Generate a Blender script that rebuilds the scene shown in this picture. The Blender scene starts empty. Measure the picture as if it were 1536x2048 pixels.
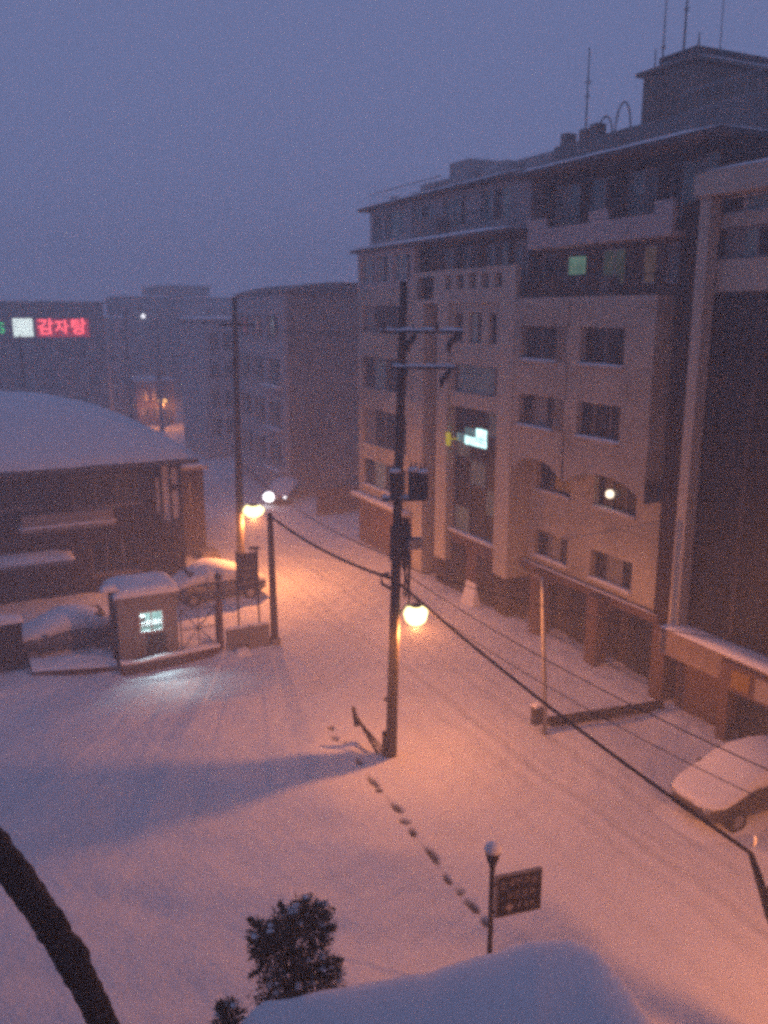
import bpy, math, random
import numpy as np
from mathutils import Vector, Matrix

random.seed(7)
rng = np.random.default_rng(7)
scene = bpy.context.scene
C = scene.collection
R = math.radians

# ------------------------------------------------------------------ camera
STREET = R(26.5)            # the street runs 26.5 degrees left of the view axis
cam_d = bpy.data.cameras.new('camera')
cam_d.sensor_fit = 'VERTICAL'
cam_d.sensor_height = 24.0
cam_d.lens = 24.0 * 1737.0 / 2048.0
cam_d.clip_start = 0.1
cam_d.clip_end = 2000
cam = bpy.data.objects.new('camera', cam_d)
C.objects.link(cam)
cam.location = (0, 0, 13.0)
cam.rotation_euler = (R(90 - 12.937), 0, 0)
scene.camera = cam

# ------------------------------------------------------------------ sky, exposure
world = bpy.data.worlds.new('World')
scene.world = world
world.use_nodes = True
nt = world.node_tree
nt.nodes.clear()
w_out = nt.nodes.new('ShaderNodeOutputWorld')
w_bg = nt.nodes.new('ShaderNodeBackground')
w_sky = nt.nodes.new('ShaderNodeTexSky')
w_sky.sky_type = 'NISHITA'
w_sky.sun_disc = False
w_sky.sun_elevation = R(-4.0)
w_sky.sun_rotation = R(200)
w_mix = nt.nodes.new('ShaderNodeMixRGB')
w_mix.inputs['Fac'].default_value = 0.93          # heavy overcast: cloud light hides the twilight sky
w_mix.inputs['Color2'].default_value = (1.60, 2.04, 4.15, 1)
nt.links.new(w_sky.outputs['Color'], w_mix.inputs['Color1'])
nt.links.new(w_mix.outputs['Color'], w_bg.inputs['Color'])
w_bg.inputs['Strength'].default_value = 0.10
nt.links.new(w_bg.outputs['Background'], w_out.inputs['Surface'])

vs = scene.view_settings
vs.view_transform = 'Standard'
vs.look = 'None'
vs.exposure = 0.0
vs.gamma = 1.0
vs.use_curve_mapping = False
scene.render.engine = 'CYCLES'
scene.cycles.use_denoising = False        # the photograph is grainy too
scene.cycles.sample_clamp_indirect = 0.6
scene.cycles.use_adaptive_sampling = True
scene.cycles.adaptive_threshold = 0.045
scene.cycles.adaptive_min_samples = 24
scene.cycles.max_bounces = 5
scene.cycles.diffuse_bounces = 2
scene.cycles.volume_bounces = 2
scene.cycles.caustics_reflective = False
scene.cycles.caustics_refractive = False
scene.cycles.pixel_filter_type = 'BLACKMAN_HARRIS'
scene.cycles.filter_width = 3.8
HAZE_DENSITY = 0.0085
LAMP = 1.3

# ------------------------------------------------------------------ street coordinates
SA, CA = math.sin(STREET), math.cos(STREET)
def xy(n, s):               # n metres to the right of the street axis through the camera, s metres along it
    return (CA * n - SA * s, SA * n + CA * s)

# ------------------------------------------------------------------ materials
def mat(name, col, rough=0.8, var=0.25, scale=3.0, bump=0.0, bscale=20.0, spec=0.3, metal=0.0, streak=False):
    m = bpy.data.materials.new(name)
    m.use_nodes = True
    t = m.node_tree
    b = t.nodes['Principled BSDF']
    b.inputs['Roughness'].default_value = rough
    b.inputs['Metallic'].default_value = metal
    b.inputs['Specular IOR Level'].default_value = spec
    tc = t.nodes.new('ShaderNodeTexCoord')
    mp = t.nodes.new('ShaderNodeMapping')
    if streak:
        mp.inputs['Scale'].default_value = (1, 1, 0.15)
    t.links.new(tc.outputs['Object'], mp.inputs['Vector'])
    nz = t.nodes.new('ShaderNodeTexNoise')
    nz.inputs['Scale'].default_value = scale
    nz.inputs['Detail'].default_value = 6
    t.links.new(mp.outputs['Vector'], nz.inputs['Vector'])
    mx = t.nodes.new('ShaderNodeMixRGB')
    mx.inputs['Color1'].default_value = (*[c * (1 - var) for c in col], 1)
    mx.inputs['Color2'].default_value = (*[min(1, c * (1 + var)) for c in col], 1)
    t.links.new(nz.outputs['Fac'], mx.inputs['Fac'])
    t.links.new(mx.outputs['Color'], b.inputs['Base Color'])
    if bump:
        n2 = t.nodes.new('ShaderNodeTexNoise')
        n2.inputs['Scale'].default_value = bscale
        n2.inputs['Detail'].default_value = 4
        t.links.new(tc.outputs['Object'], n2.inputs['Vector'])
        bp = t.nodes.new('ShaderNodeBump')
        bp.inputs['Strength'].default_value = bump
        bp.inputs['Distance'].default_value = 0.05
        t.links.new(n2.outputs['Fac'], bp.inputs['Height'])
        t.links.new(bp.outputs['Normal'], b.inputs['Normal'])
    return m

def emit(name, col, strength, var=0.0, scale=6.0):
    m = bpy.data.materials.new(name)
    m.use_nodes = True
    t = m.node_tree
    t.nodes.clear()
    o = t.nodes.new('ShaderNodeOutputMaterial')
    e = t.nodes.new('ShaderNodeEmission')
    e.inputs['Color'].default_value = (*col, 1)
    e.inputs['Strength'].default_value = strength
    if var:
        tc = t.nodes.new('ShaderNodeTexCoord')
        nz = t.nodes.new('ShaderNodeTexNoise')
        nz.inputs['Scale'].default_value = scale
        t.links.new(tc.outputs['Object'], nz.inputs['Vector'])
        mr = t.nodes.new('ShaderNodeMapRange')
        mr.inputs['From Min'].default_value = 0.3
        mr.inputs['From Max'].default_value = 0.7
        mr.inputs['To Min'].default_value = strength * (1 - var)
        mr.inputs['To Max'].default_value = strength * (1 + var)
        t.links.new(nz.outputs['Fac'], mr.inputs['Value'])
        t.links.new(mr.outputs['Result'], e.inputs['Strength'])
    t.links.new(e.outputs['Emission'], o.inputs['Surface'])
    m.cycles.emission_sampling = 'NONE'      # the lamps' own light objects do the lighting
    return m

def brickmat(name, col, mortar, scale=1.0):
    m = bpy.data.materials.new(name)
    m.use_nodes = True
    t = m.node_tree
    b = t.nodes['Principled BSDF']
    b.inputs['Roughness'].default_value = 0.9
    b.inputs['Specular IOR Level'].default_value = 0.2
    tc = t.nodes.new('ShaderNodeTexCoord')
    sp = t.nodes.new('ShaderNodeSeparateXYZ')
    t.links.new(tc.outputs['Object'], sp.inputs['Vector'])
    ad = t.nodes.new('ShaderNodeMath'); ad.operation = 'ADD'
    t.links.new(sp.outputs['X'], ad.inputs[0]); t.links.new(sp.outputs['Y'], ad.inputs[1])
    cb = t.nodes.new('ShaderNodeCombineXYZ')
    t.links.new(ad.outputs[0], cb.inputs['X']); t.links.new(sp.outputs['Z'], cb.inputs['Y'])
    br = t.nodes.new('ShaderNodeTexBrick')
    br.inputs['Scale'].default_value = 1.0 / scale
    br.inputs['Brick Width'].default_value = 0.24
    br.inputs['Row Height'].default_value = 0.08
    br.inputs['Mortar Size'].default_value = 0.008
    br.inputs['Color1'].default_value = (*col, 1)
    br.inputs['Color2'].default_value = (*[c * 0.75 for c in col], 1)
    br.inputs['Mortar'].default_value = (*mortar, 1)
    t.links.new(cb.outputs[0], br.inputs['Vector'])
    nz = t.nodes.new('ShaderNodeTexNoise')
    nz.inputs['Scale'].default_value = 0.5
    nz.inputs['Detail'].default_value = 5
    t.links.new(tc.outputs['Object'], nz.inputs['Vector'])
    mr = t.nodes.new('ShaderNodeMapRange')
    mr.inputs['To Min'].default_value = 0.45
    mr.inputs['To Max'].default_value = 1.5
    t.links.new(nz.outputs['Fac'], mr.inputs['Value'])
    ml = t.nodes.new('ShaderNodeVectorMath'); ml.operation = 'SCALE'
    t.links.new(br.outputs['Color'], ml.inputs[0])
    t.links.new(mr.outputs['Result'], ml.inputs['Scale'])
    t.links.new(ml.outputs[0], b.inputs['Base Color'])
    bp = t.nodes.new('ShaderNodeBump')
    bp.inputs['Strength'].default_value = 0.4
    bp.inputs['Distance'].default_value = 0.01
    bp.invert = True
    t.links.new(br.outputs['Fac'], bp.inputs['Height'])
    t.links.new(bp.outputs['Normal'], b.inputs['Normal'])
    return m

M = {}
M['snow'] = mat('snow', (0.70, 0.70, 0.72), 0.75, 0.06, 1.5, 0.25, 16.0, 0.2)
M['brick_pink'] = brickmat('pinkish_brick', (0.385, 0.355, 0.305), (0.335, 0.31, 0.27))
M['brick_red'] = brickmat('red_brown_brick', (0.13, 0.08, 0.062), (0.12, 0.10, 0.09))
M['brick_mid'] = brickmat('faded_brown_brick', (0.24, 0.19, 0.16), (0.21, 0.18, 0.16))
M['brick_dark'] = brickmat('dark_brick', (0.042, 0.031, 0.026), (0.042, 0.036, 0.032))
M['stone'] = mat('pale_stone_cladding', (0.37, 0.345, 0.30), 0.7, 0.15, 1.2, 0.15, 8, streak=True)
M['render'] = mat('pale_render', (0.36, 0.335, 0.335), 0.85, 0.15, 0.8, 0.1, 6, streak=True)
M['concrete'] = mat('weathered_concrete', (0.20, 0.185, 0.18), 0.9, 0.25, 1.5, 0.3, 18, streak=True)
M['pole'] = mat('concrete_pole', (0.075, 0.062, 0.056), 0.9, 0.25, 4, 0.3, 30, streak=True)
M['dark_metal'] = mat('dark_painted_metal', (0.045, 0.045, 0.05), 0.55, 0.3, 6, 0.1, 40)
M['galv'] = mat('galvanised_steel', (0.30, 0.30, 0.31), 0.5, 0.2, 6, 0.1, 40, metal=0.6)
M['white_metal'] = mat('white_painted_frame', (0.55, 0.55, 0.55), 0.5, 0.1, 5)
M['grey_frame'] = mat('grey_window_frame', (0.22, 0.22, 0.23), 0.5, 0.1, 5)
M['glass'] = mat('dark_window_glass', (0.012, 0.015, 0.018), 0.35, 0.4, 1.2, 0, 1, 0.22)
M['glass_teal'] = mat('tinted_window_glass', (0.15, 0.23, 0.23), 0.14, 0.4, 0.9, 0, 1, 0.5)
M['blind'] = mat('pale_blind_behind_glass', (0.15, 0.15, 0.145), 0.35, 0.15, 2, 0, 1, 0.5)
M['curtain_green'] = mat('pale_green_curtain', (0.30, 0.40, 0.36), 0.4, 0.2, 3, 0, 1, 0.5, streak=True)
M['roof_dark'] = mat('dark_roof_edge', (0.085, 0.08, 0.085), 0.8, 0.2, 3)
M['cable'] = mat('black_cable', (0.018, 0.016, 0.016), 0.7, 0.2, 10)
M['rubber'] = mat('tyre_rubber', (0.02, 0.02, 0.02), 0.9, 0.2, 10)
M['paint_grey'] = mat('grey_car_paint', (0.10, 0.10, 0.11), 0.35, 0.1, 4, 0, 1, 0.5)
M['paint_brown'] = mat('dark_brown_car_paint', (0.05, 0.04, 0.03), 0.35, 0.1, 4, 0, 1, 0.5)
M['paint_white'] = mat('white_car_paint', (0.5, 0.5, 0.5), 0.35, 0.05, 4, 0, 1, 0.5)
M['pale_panel'] = mat('pale_curtain_panel', (0.5, 0.47, 0.47), 0.6, 0.1, 3)
M['sign_brown'] = mat('dark_brown_sign_face', (0.012, 0.008, 0.008), 0.85, 0.3, 5)
M['sign_letter'] = mat('faded_sign_letters', (0.26, 0.23, 0.22), 0.7, 0.3, 8)
M['sign_blue'] = mat('dark_blue_notice_board', (0.05, 0.055, 0.085), 0.6, 0.25, 4)
M['bark'] = mat('dark_bark', (0.035, 0.026, 0.02), 0.95, 0.4, 8, 0.6, 30)
M['needles'] = mat('dark_evergreen_needles', (0.03, 0.036, 0.022), 0.8, 0.5, 5)
M['needles2'] = mat('dry_brown_needles', (0.05, 0.036, 0.024), 0.8, 0.5, 5)
M['wall_dark'] = mat('dark_wet_wall', (0.016, 0.014, 0.013), 0.9, 0.4, 3, 0.4, 12)
M['yellow'] = mat('yellow_sign_paint', (0.20, 0.12, 0.02), 0.6, 0.2, 5)
M['booth'] = mat('booth_panel', (0.20, 0.187, 0.18), 0.7, 0.15, 2, 0.05, 10, streak=True)
M['lens_orange'] = emit('sodium_lamp_lens', (1.0, 0.82, 0.36), 4.0)
M['lens_orange_far'] = emit('distant_sodium_lamp_lens', (1.0, 0.48, 0.14), 2.2)
M['glare_white'] = emit('white_headlamp_glare', (1.0, 0.96, 1.0), 4.0)
M['spot_white'] = emit('small_white_lamp', (0.95, 0.95, 1.0), 2.5)
M['spot_warm'] = emit('small_warm_lamp', (1.0, 0.8, 0.6), 2.2)
M['dot_orange'] = emit('small_orange_lamp', (1.0, 0.45, 0.2), 1.2)
M['lit_cyan'] = emit('lit_cool_window', (0.55, 0.95, 0.95), 2.2, 0.4, 2.0)
M['lit_cyan_dim'] = emit('dimly_lit_cool_window', (0.3, 0.55, 0.6), 0.35, 0.4, 3.0)
M['lit_yellow'] = emit('lit_yellow_sign', (0.65, 0.50, 0.02), 0.7)
M['lit_green'] = emit('dim_green_lit_window', (0.25, 0.5, 0.38), 0.34, 0.2, 3.0)
M['lit_pale'] = emit('faintly_lit_curtain', (0.32, 0.42, 0.36), 0.09, 0.2, 2.0)
M['lit_warm'] = emit('faintly_lit_warm_curtain', (0.55, 0.36, 0.30), 0.11, 0.2, 2.0)
M['lit_booth'] = emit('lit_booth_interior', (0.55, 0.85, 0.72), 0.9, 0.4, 2.5)
M['sign_white'] = emit('backlit_white_sign', (0.85, 1.0, 0.96), 1.6)
M['sign_red'] = emit('backlit_red_letters', (1.0, 0.10, 0.12), 3.0)
M['sign_redface'] = emit('dull_red_sign_face', (0.75, 0.02, 0.04), 0.6)
M['sign_green'] = emit('backlit_green_letter', (0.02, 0.75, 0.22), 1.0)

# ------------------------------------------------------------------ mesh helpers
class MB:
    """collects shapes; axes are (n, s, z)"""
    def __init__(self):
        self.v = []; self.f = []; self.sm = False
    def poly(self, vs, fs):
        o = len(self.v)
        self.v += [tuple(p) for p in vs]
        self.f += [tuple(i + o for i in f) for f in fs]
        return self
    def box(self, a0, a1, b0, b1, c0, c1):
        a0, a1 = min(a0, a1), max(a0, a1); b0, b1 = min(b0, b1), max(b0, b1); c0, c1 = min(c0, c1), max(c0, c1)
        vs = [(a0, b0, c0), (a1, b0, c0), (a1, b1, c0), (a0, b1, c0), (a0, b0, c1), (a1, b0, c1), (a1, b1, c1), (a0, b1, c1)]
        return self.poly(vs, [(3, 2, 1, 0), (4, 5, 6, 7), (0, 1, 5, 4), (1, 2, 6, 5), (2, 3, 7, 6), (3, 0, 4, 7)])
    def tube(self, pts, rad, k=10, cap=True):
        pts = [Vector(p) for p in pts]
        rs = rad if isinstance(rad, (list, tuple)) else [rad] * len(pts)
        vs = []; fs = []
        up = Vector((0, 0, 1))
        for i, p in enumerate(pts):
            d = (pts[min(i + 1, len(pts) - 1)] - pts[max(i - 1, 0)]).normalized()
            a = d.cross(up)
            if a.length < 1e-3: a = d.cross(Vector((1, 0, 0)))
            a.normalize(); b = d.cross(a)
            for j in range(k):
                t = 2 * math.pi * j / k
                vs.append(p + (a * math.cos(t) + b * math.sin(t)) * rs[i])
        for i in range(len(pts) - 1):
            for j in range(k):
                fs.append((i * k + j, i * k + (j + 1) % k, (i + 1) * k + (j + 1) % k, (i + 1) * k + j))
        if cap:
            fs.append(tuple(range(k - 1, -1, -1))); fs.append(tuple((len(pts) - 1) * k + j for j in range(k)))
        return self.poly(vs, fs)
    def lathe(self, c, prof, k=16):
        """profile of (radius, z) about a vertical axis through c"""
        vs = []; fs = []
        for r, z in prof:
            for j in range(k):
                t = 2 * math.pi * j / k
                vs.append((c[0] + r * math.cos(t), c[1] + r * math.sin(t), c[2] + z))
        for i in range(len(prof) - 1):
            for j in range(k):
                fs.append((i * k + j, i * k + (j + 1) % k, (i + 1) * k + (j + 1) % k, (i + 1) * k + j))
        fs.append(tuple(range(k - 1, -1, -1))); fs.append(tuple((len(prof) - 1) * k + j for j in range(k)))
        return self.poly(vs, fs)
    def ball(self, c, r, k=14, sq=1.0):
        prof = [(max(1e-3, r * math.sin(math.pi * i / 10)), -r * sq * math.cos(math.pi * i / 10)) for i in range(11)]
        return self.lathe(c, prof, k)
    def dome(self, a0, a1, b0, b1, z, h, p=5.0, q=0.4, na=14, nb=14, amp=0.25, seed=0, skirt=0.0):
        """soft snow cushion on a rectangle"""
        rs = random.Random(seed)
        ph = [rs.uniform(0, 6.28) for _ in range(6)]
        vs = []; fs = []
        for i in range(na + 1):
            for j in range(nb + 1):
                u = -1 + 2 * i / na; w = -1 + 2 * j / nb
                u = math.copysign(1 - (1 - abs(u)) ** 1.7, u); w = math.copysign(1 - (1 - abs(w)) ** 1.7, w)
                a = a0 + (a1 - a0) * (u + 1) / 2; b = b0 + (b1 - b0) * (w + 1) / 2
                e = max(0.0, (1 - abs(u) ** p) * (1 - abs(w) ** p)) ** q
                nn = math.sin(a * 2.3 + ph[0]) * math.sin(b * 1.9 + ph[1]) + 0.6 * math.sin(a * 5.1 + b * 3.3 + ph[2])
                vs.append((a, b, z - skirt * (1 - min(1, e * 4)) + h * e * (1 + amp * 0.5 * nn)))
        for i in range(na):
            for j in range(nb):
                o = i * (nb + 1) + j
                fs.append((o, o + nb + 1, o + nb + 2, o + 1))
        o = len(self.v)
        return self.poly(vs, fs)

def build(name, mb, material, org=(0, 0, 0), parent=None, smooth=False, rotz=None):
    me = bpy.data.meshes.new(name)
    me.from_pydata([(a - org[0], b - org[1], c - org[2]) for a, b, c in mb.v], [], mb.f)
    me.materials.append(material)
    if smooth:
        me.polygons.foreach_set('use_smooth', [True] * len(me.polygons))
    me.update()
    ob = bpy.data.objects.new(name, me)
    C.objects.link(ob)
    if parent is not None:
        ob.parent = parent
    else:
        x, y = xy(org[0], org[1])
        ob.location = (x, y, org[2])
        ob.rotation_euler = (0, 0, STREET if rotz is None else rotz)
    return ob

def tag(o, label, cat, group=None):
    o['label'] = label; o['category'] = cat
    if group: o['group'] = group
    return o

class Thing:
    """an Empty at the thing's base; parts are given in street coordinates (or local ones with org 0)"""
    def __init__(self, name, label, cat, org, group=None, rotz=None, local=False):
        e = bpy.data.objects.new(name, None)
        C.objects.link(e)
        x, y = xy(org[0], org[1])
        e.location = (x, y, org[2])
        e.rotation_euler = (0, 0, STREET if rotz is None else rotz)
        e.empty_display_size = 0.3
        tag(e, label, cat, group)
        self.e = e
        self.o = (0, 0, 0) if local else org
    def add(self, name, mb, material, parent=None, smooth=False):
        return build(name, mb, material, self.o, parent if parent is not None else self.e, smooth)

def single(name, label, cat, mb, material, org, group=None, smooth=False):
    return tag(build(name, mb, material, org, None, smooth), label, cat, group)

# a face: 'N' looks to -n (towards the street), 'S' looks to -s (towards the camera)
def fbox(mb, face, P, a0, a1, d0, d1, z0, z1):
    if face == 'N': return mb.box(P + d0, P + d1, a0, a1, z0, z1)
    return mb.box(a0, a1, P + d0, P + d1, z0, z1)

def wall_open(mb, face, P, a0, a1, z0, z1, thick, openings):
    """a wall slab with rectangular openings, in horizontal strips"""
    zs = sorted(set([z0, z1] + [z for o in openings for z in (o[2], o[3]) if z0 < z < z1]))
    for k in range(len(zs) - 1):
        zm = (zs[k] + zs[k + 1]) / 2
        cuts = sorted([(max(a0, o[0]), min(a1, o[1])) for o in openings if o[2] < zm < o[3]])
        x = a0
        for c0, c1 in cuts:
            if c0 > x + 1e-4: fbox(mb, face, P, x, c0, 0, thick, zs[k], zs[k + 1])
            x = max(x, c1)
        if x < a1 - 1e-4: fbox(mb, face, P, x, a1, 0, thick, zs[k], zs[k + 1])
    return mb

def window(t, face, P, a0, a1, z0, z1, cols=2, rows=1, rec=0.14, fm='grey_frame', panes=('glass',), sill=True, snow=True, fw=0.05, sm='stone', split=None, seed=0):
    """frame (the part 'window') with its panes, sill and snow as sub-parts"""
    m = MB()
    fbox(m, face, P, a0, a1, rec, rec + 0.06, z0, z0 + fw)
    fbox(m, face, P, a0, a1, rec, rec + 0.06, z1 - fw, z1)
    xs = [a0 + (a1 - a0) * k / cols for k in range(cols + 1)] if split is None else [a0] + [a0 + (a1 - a0) * q for q in split] + [a1]
    cols = len(xs) - 1
    zz = [z0 + (z1 - z0) * k / rows for k in range(rows + 1)]
    for k, x in enumerate(xs):
        l = x if k == 0 else (x - fw if k == cols else x - fw / 2)
        fbox(m, face, P, l, l + fw, rec - 0.003, rec + 0.057, z0 + fw, z1 - fw)
    for k in range(1, rows):
        for q in range(cols):
            fbox(m, face, P, xs[q] + fw, xs[q + 1] - fw, rec + 0.003, rec + 0.05, zz[k] - fw / 2, zz[k] + fw / 2)
    w = t.add('window', m, M[fm])
    k = 0
    for q in range(cols):
        for r in range(rows):
            p = MB()
            fbox(p, face, P, xs[q] + fw * 0.5, xs[q + 1] - fw * 0.5, rec + 0.03 + 0.004 * (q % 2), rec + 0.045 + 0.004 * (q % 2), zz[r] + fw * 0.4, zz[r + 1] - fw * 0.4)
            t.add('pane', p, M[panes[k % len(panes)]], parent=w); k += 1
    if sill:
        p = MB(); fbox(p, face, P, a0 - 0.06, a1 + 0.06, -0.09, rec, z0 - 0.1, z0 - 0.004)
        t.add('sill', p, M[sm], parent=w)
        if snow:
            p = MB()
            if face == 'N': p.dome(P - 0.1, P + rec, a0 - 0.05, a1 + 0.05, z0 - 0.006, 0.07, na=5, nb=16, seed=seed, amp=0.5)
            else: p.dome(a0 - 0.05, a1 + 0.05, P - 0.1, P + rec, z0 - 0.006, 0.07, na=16, nb=5, seed=seed, amp=0.5)
            t.add('snow_cap', p, M['snow'], parent=w, smooth=True)
    return w

def railing(t, face, P, a0, a1, z0, z1, step=0.16, m='dark_metal', parent=None):
    f = MB()
    fbox(f, face, P, a0, a1, -0.02, 0.02, z1 - 0.04, z1)
    fbox(f, face, P, a0, a1, -0.02, 0.02, z0, z0 + 0.03)
    r = t.add('railing', f, M[m], parent=parent)
    k = max(2, int((a1 - a0) / step))
    for i in range(k + 1):
        a = a0 + 0.012 + (a1 - a0 - 0.024) * i / k
        b = MB(); fbox(b, face, P, a - 0.01, a + 0.01, -0.01, 0.01, z0 + 0.03, z1 - 0.04)
        t.add('baluster', b, M[m], parent=r)
    return r

def sodium(parent, loc_local, power, col=(1.0, 0.305, 0.085), radius=0.05, name='lamp_light', wide=1.0):
    """point lamp with a street-lantern light distribution (wide batwing)"""
    l = bpy.data.lights.new(name, 'POINT')
    l.energy = power * LAMP
    l.shadow_soft_size = radius
    l.color = col
    l.use_nodes = True
    t = l.node_tree
    em = t.nodes['Emission']
    tc = t.nodes.new('ShaderNodeTexCoord')
    sp = t.nodes.new('ShaderNodeSeparateXYZ')
    t.links.new(tc.outputs['Normal'], sp.inputs['Vector'])
    mr = t.nodes.new('ShaderNodeMapRange')
    mr.inputs['From Min'].default_value = -1
    mr.inputs['From Max'].default_value = 1
    t.links.new(sp.outputs['Z'], mr.inputs['Value'])
    cr = t.nodes.new('ShaderNodeValToRGB')
    el = cr.color_ramp.elements
    # input 0 = straight down, 0.5 = horizontal, 1 = straight up
    # wide = 1 is a batwing lantern, smaller values throw less light sideways
    pts = [(0.0, 0.22), (0.15, 0.30), (0.25, 0.46), (0.33, 0.72), (0.40, 1.0), (0.48, 0.95), (0.56, 0.6), (0.70, 0.25), (1.0, 0.08)]
    pts = [(a, v if a < 0.26 else v * wide + (1 - wide) * (0.40 if a < .42 else .2)) for a, v in pts]
    el[0].position = 0.0; el[0].color = (pts[0][1],) * 3 + (1,)
    el[1].position = 1.0; el[1].color = (pts[-1][1],) * 3 + (1,)
    for p, v in pts[1:-1]:
        e = el.new(p); e.color = (v, v, v, 1)
    t.links.new(mr.outputs['Result'], cr.inputs['Fac'])
    t.links.new(cr.outputs['Color'], em.inputs['Strength'])
    o = bpy.data.objects.new(name, l)
    C.objects.link(o)
    o.parent = parent
    o.location = loc_local
    return o

def text_mesh(body, size, extrude=0.02):
    cu = bpy.data.curves.new('lettering', 'FONT')
    cu.body = body; cu.size = size; cu.extrude = extrude; cu.align_x = 'CENTER'; cu.align_y = 'CENTER'
    cu.offset = size * 0.022
    tmp = bpy.data.objects.new('lettering', cu)
    C.objects.link(tmp)
    bpy.context.view_layer.update()
    me = bpy.data.meshes.new_from_object(tmp.evaluated_get(bpy.context.evaluated_depsgraph_get()))
    bpy.data.objects.remove(tmp)
    return me

# ================================================================== GROUND
FOOT = [(9.88, 23.62, .12), (9.76, 22.94, .17), (9.90, 22.45, .10), (9.82, 21.35, .15), (9.72, 20.25, .28), (9.66, 19.72, .14), (9.65, 18.62, .24), (9.54, 17.95, .10), (9.50, 17.42, .16), (9.49, 16.32, .26), (9.43, 15.55, .17), (9.45, 14.95, .10), (9.40, 14.36, .22), (9.33, 13.78, .13)]
def axis(lo, hi, step, far_lo, far_hi):
    c = list(np.arange(lo, hi + step / 2, step))
    a = []; x = lo; d = step
    while x > far_lo:
        d *= 1.18; x -= d; a.append(max(x, far_lo))
    b = []; x = c[-1]; d = step
    while x < far_hi:
        d *= 1.18; x += d; b.append(min(x, far_hi))
    return np.array(a[::-1] + c + b)
gn = axis(-4, 20.6, 0.07, -185, 185)
gs = axis(9, 42, 0.085, -28, 235)
NN, SS = np.meshgrid(gn, gs, indexing='ij')
HH = np.zeros_like(NN)
for k in range(26):
    lam = rng.choice([7, 4, 2.2, 1.2, 0.7])
    th = rng.uniform(0, 6.28); ph = rng.uniform(0, 6.28)
    HH += 0.0045 * lam ** 0.75 * np.sin(2 * np.pi / lam * (np.cos(th) * NN + np.sin(th) * SS) + ph)
for k in range(40):
    lam = rng.uniform(0.22, 0.55); th = rng.uniform(0, 6.28); ph = rng.uniform(0, 6.28)
    HH += 0.0008 * np.sin(2 * np.pi / lam * (np.cos(th) * NN + np.sin(th) * SS) + ph) * (SS < 46) * (NN < 21)
for k in range(160):                       # little clods and dimples
    cn_, cs2 = rng.uniform(-3, 20), rng.uniform(10, 40); w_ = rng.uniform(.06, .2); a_ = rng.uniform(-.035, .04)
    i0, i1 = np.searchsorted(gn, [cn_ - .7, cn_ + .7]); j0, j1 = np.searchsorted(gs, [cs2 - .7, cs2 + .7])
    HH[i0:i1, j0:j1] += a_ * np.exp(-((NN[i0:i1, j0:j1] - cn_) ** 2 + (SS[i0:i1, j0:j1] - cs2) ** 2) / w_ ** 2)
TR = np.zeros_like(NN)
near = (SS < 60)
# wheel ruts along the street
for n0, amp, wd in [(12.35, 0.014, .18), (13.75, 0.020, .18), (14.5, 0.036, .16), (15.95, 0.022, .18), (16.6, 0.012, .22)]:
    cc = n0 + 0.12 * np.sin(SS * 0.11 + n0) + 0.05 * np.sin(SS * 0.37 + n0 * 2)
    d = (NN - cc) / wd
    HH += near * amp * (-np.exp(-d ** 2) + 0.55 * np.exp(-((np.abs(d) - 1.7) / 0.6) ** 2)) * (0.7 + 0.3 * np.sin(SS * 1.7 + n0))
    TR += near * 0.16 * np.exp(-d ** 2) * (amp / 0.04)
# turning tracks by the gate: nested arcs
for r0 in np.arange(2.4, 6.2, 0.38):
    cx_, cs_ = 9.2, 32.2
    rr = np.hypot(NN - cx_, SS - cs_); an = np.arctan2(SS - cs_, NN - cx_)
    msk = np.exp(-((an + 1.0 + 0.05 * r0) / 0.55) ** 2)
    HH -= 0.05 * msk * np.exp(-((rr - r0 - 0.12 * np.sin(an * 3)) / 0.11) ** 2)
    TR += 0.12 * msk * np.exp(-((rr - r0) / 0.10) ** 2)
# footprints
for fn, fs_, fl in FOOT:
    for k in range(2):                     # a print and the heel drag beside it
        an_, as_ = fn + random.uniform(-.05, .05), fs_ + random.uniform(-.08, .08) - k * fl * .5
        w_ = random.uniform(.07, .10)
        d = ((NN - an_ - .18 * (SS - as_) * random.uniform(-1, 1)) / w_) ** 2 + ((SS - as_) / (fl * (1 - .3 * k))) ** 2
        HH -= 0.05 * np.exp(-d ** 2)
        HH += 0.012 * np.exp(-((np.sqrt(d) - 1.6) / 0.4) ** 2)
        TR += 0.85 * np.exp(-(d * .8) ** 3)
# the scuffed line between the prints
cl = np.interp(SS, [13.5, 17, 21.5, 23.7], [9.32, 9.5, 9.78, 9.9])
ms = ((SS > 13.4) & (SS < 21.2)) * np.exp(-((NN - cl - .03 * np.sin(SS * 4)) / 0.07) ** 2) * (.55 + .45 * np.sin(SS * 5.3 + 1))
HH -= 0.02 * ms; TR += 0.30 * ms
# drifts against walls, booth, pole and kerbs
def drift(n0, n1, s0, s1, h, w):
    global HH
    dn = np.maximum(0, np.maximum(n0 - NN, NN - n1)); ds = np.maximum(0, np.maximum(s0 - SS, SS - s1))
    HH += h * np.exp(-((dn ** 2 + ds ** 2) / w ** 2))
drift(10.75, 10.85, 21.0, 21.3, 0.10, 0.45)
drift(9.8, 10.0, 21.9, 22.1, 0.22, 0.25)
drift(20.2, 21, 10, 45, 0.12, 0.6)
drift(8.6, 10.4, 31.0, 31.3, 0.10, 0.5)
drift(4.4, 7.1, 31.7, 33.8, 0.08, 0.6)
drift(-8, 9.4, 41, 42, 0.15, 0.8)
drift(10.8, 11.6, 29.5, 30.6, 0.05, 0.4)
HH += 0.07 * np.exp(-((NN - 11.0 - 0.02 * (SS - 29)) / 0.22) ** 2) * ((SS > 27.5) & (SS < 30.9))
HH = np.where((NN > 21.2) & (SS < 70), HH * 0.2, HH)
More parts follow.
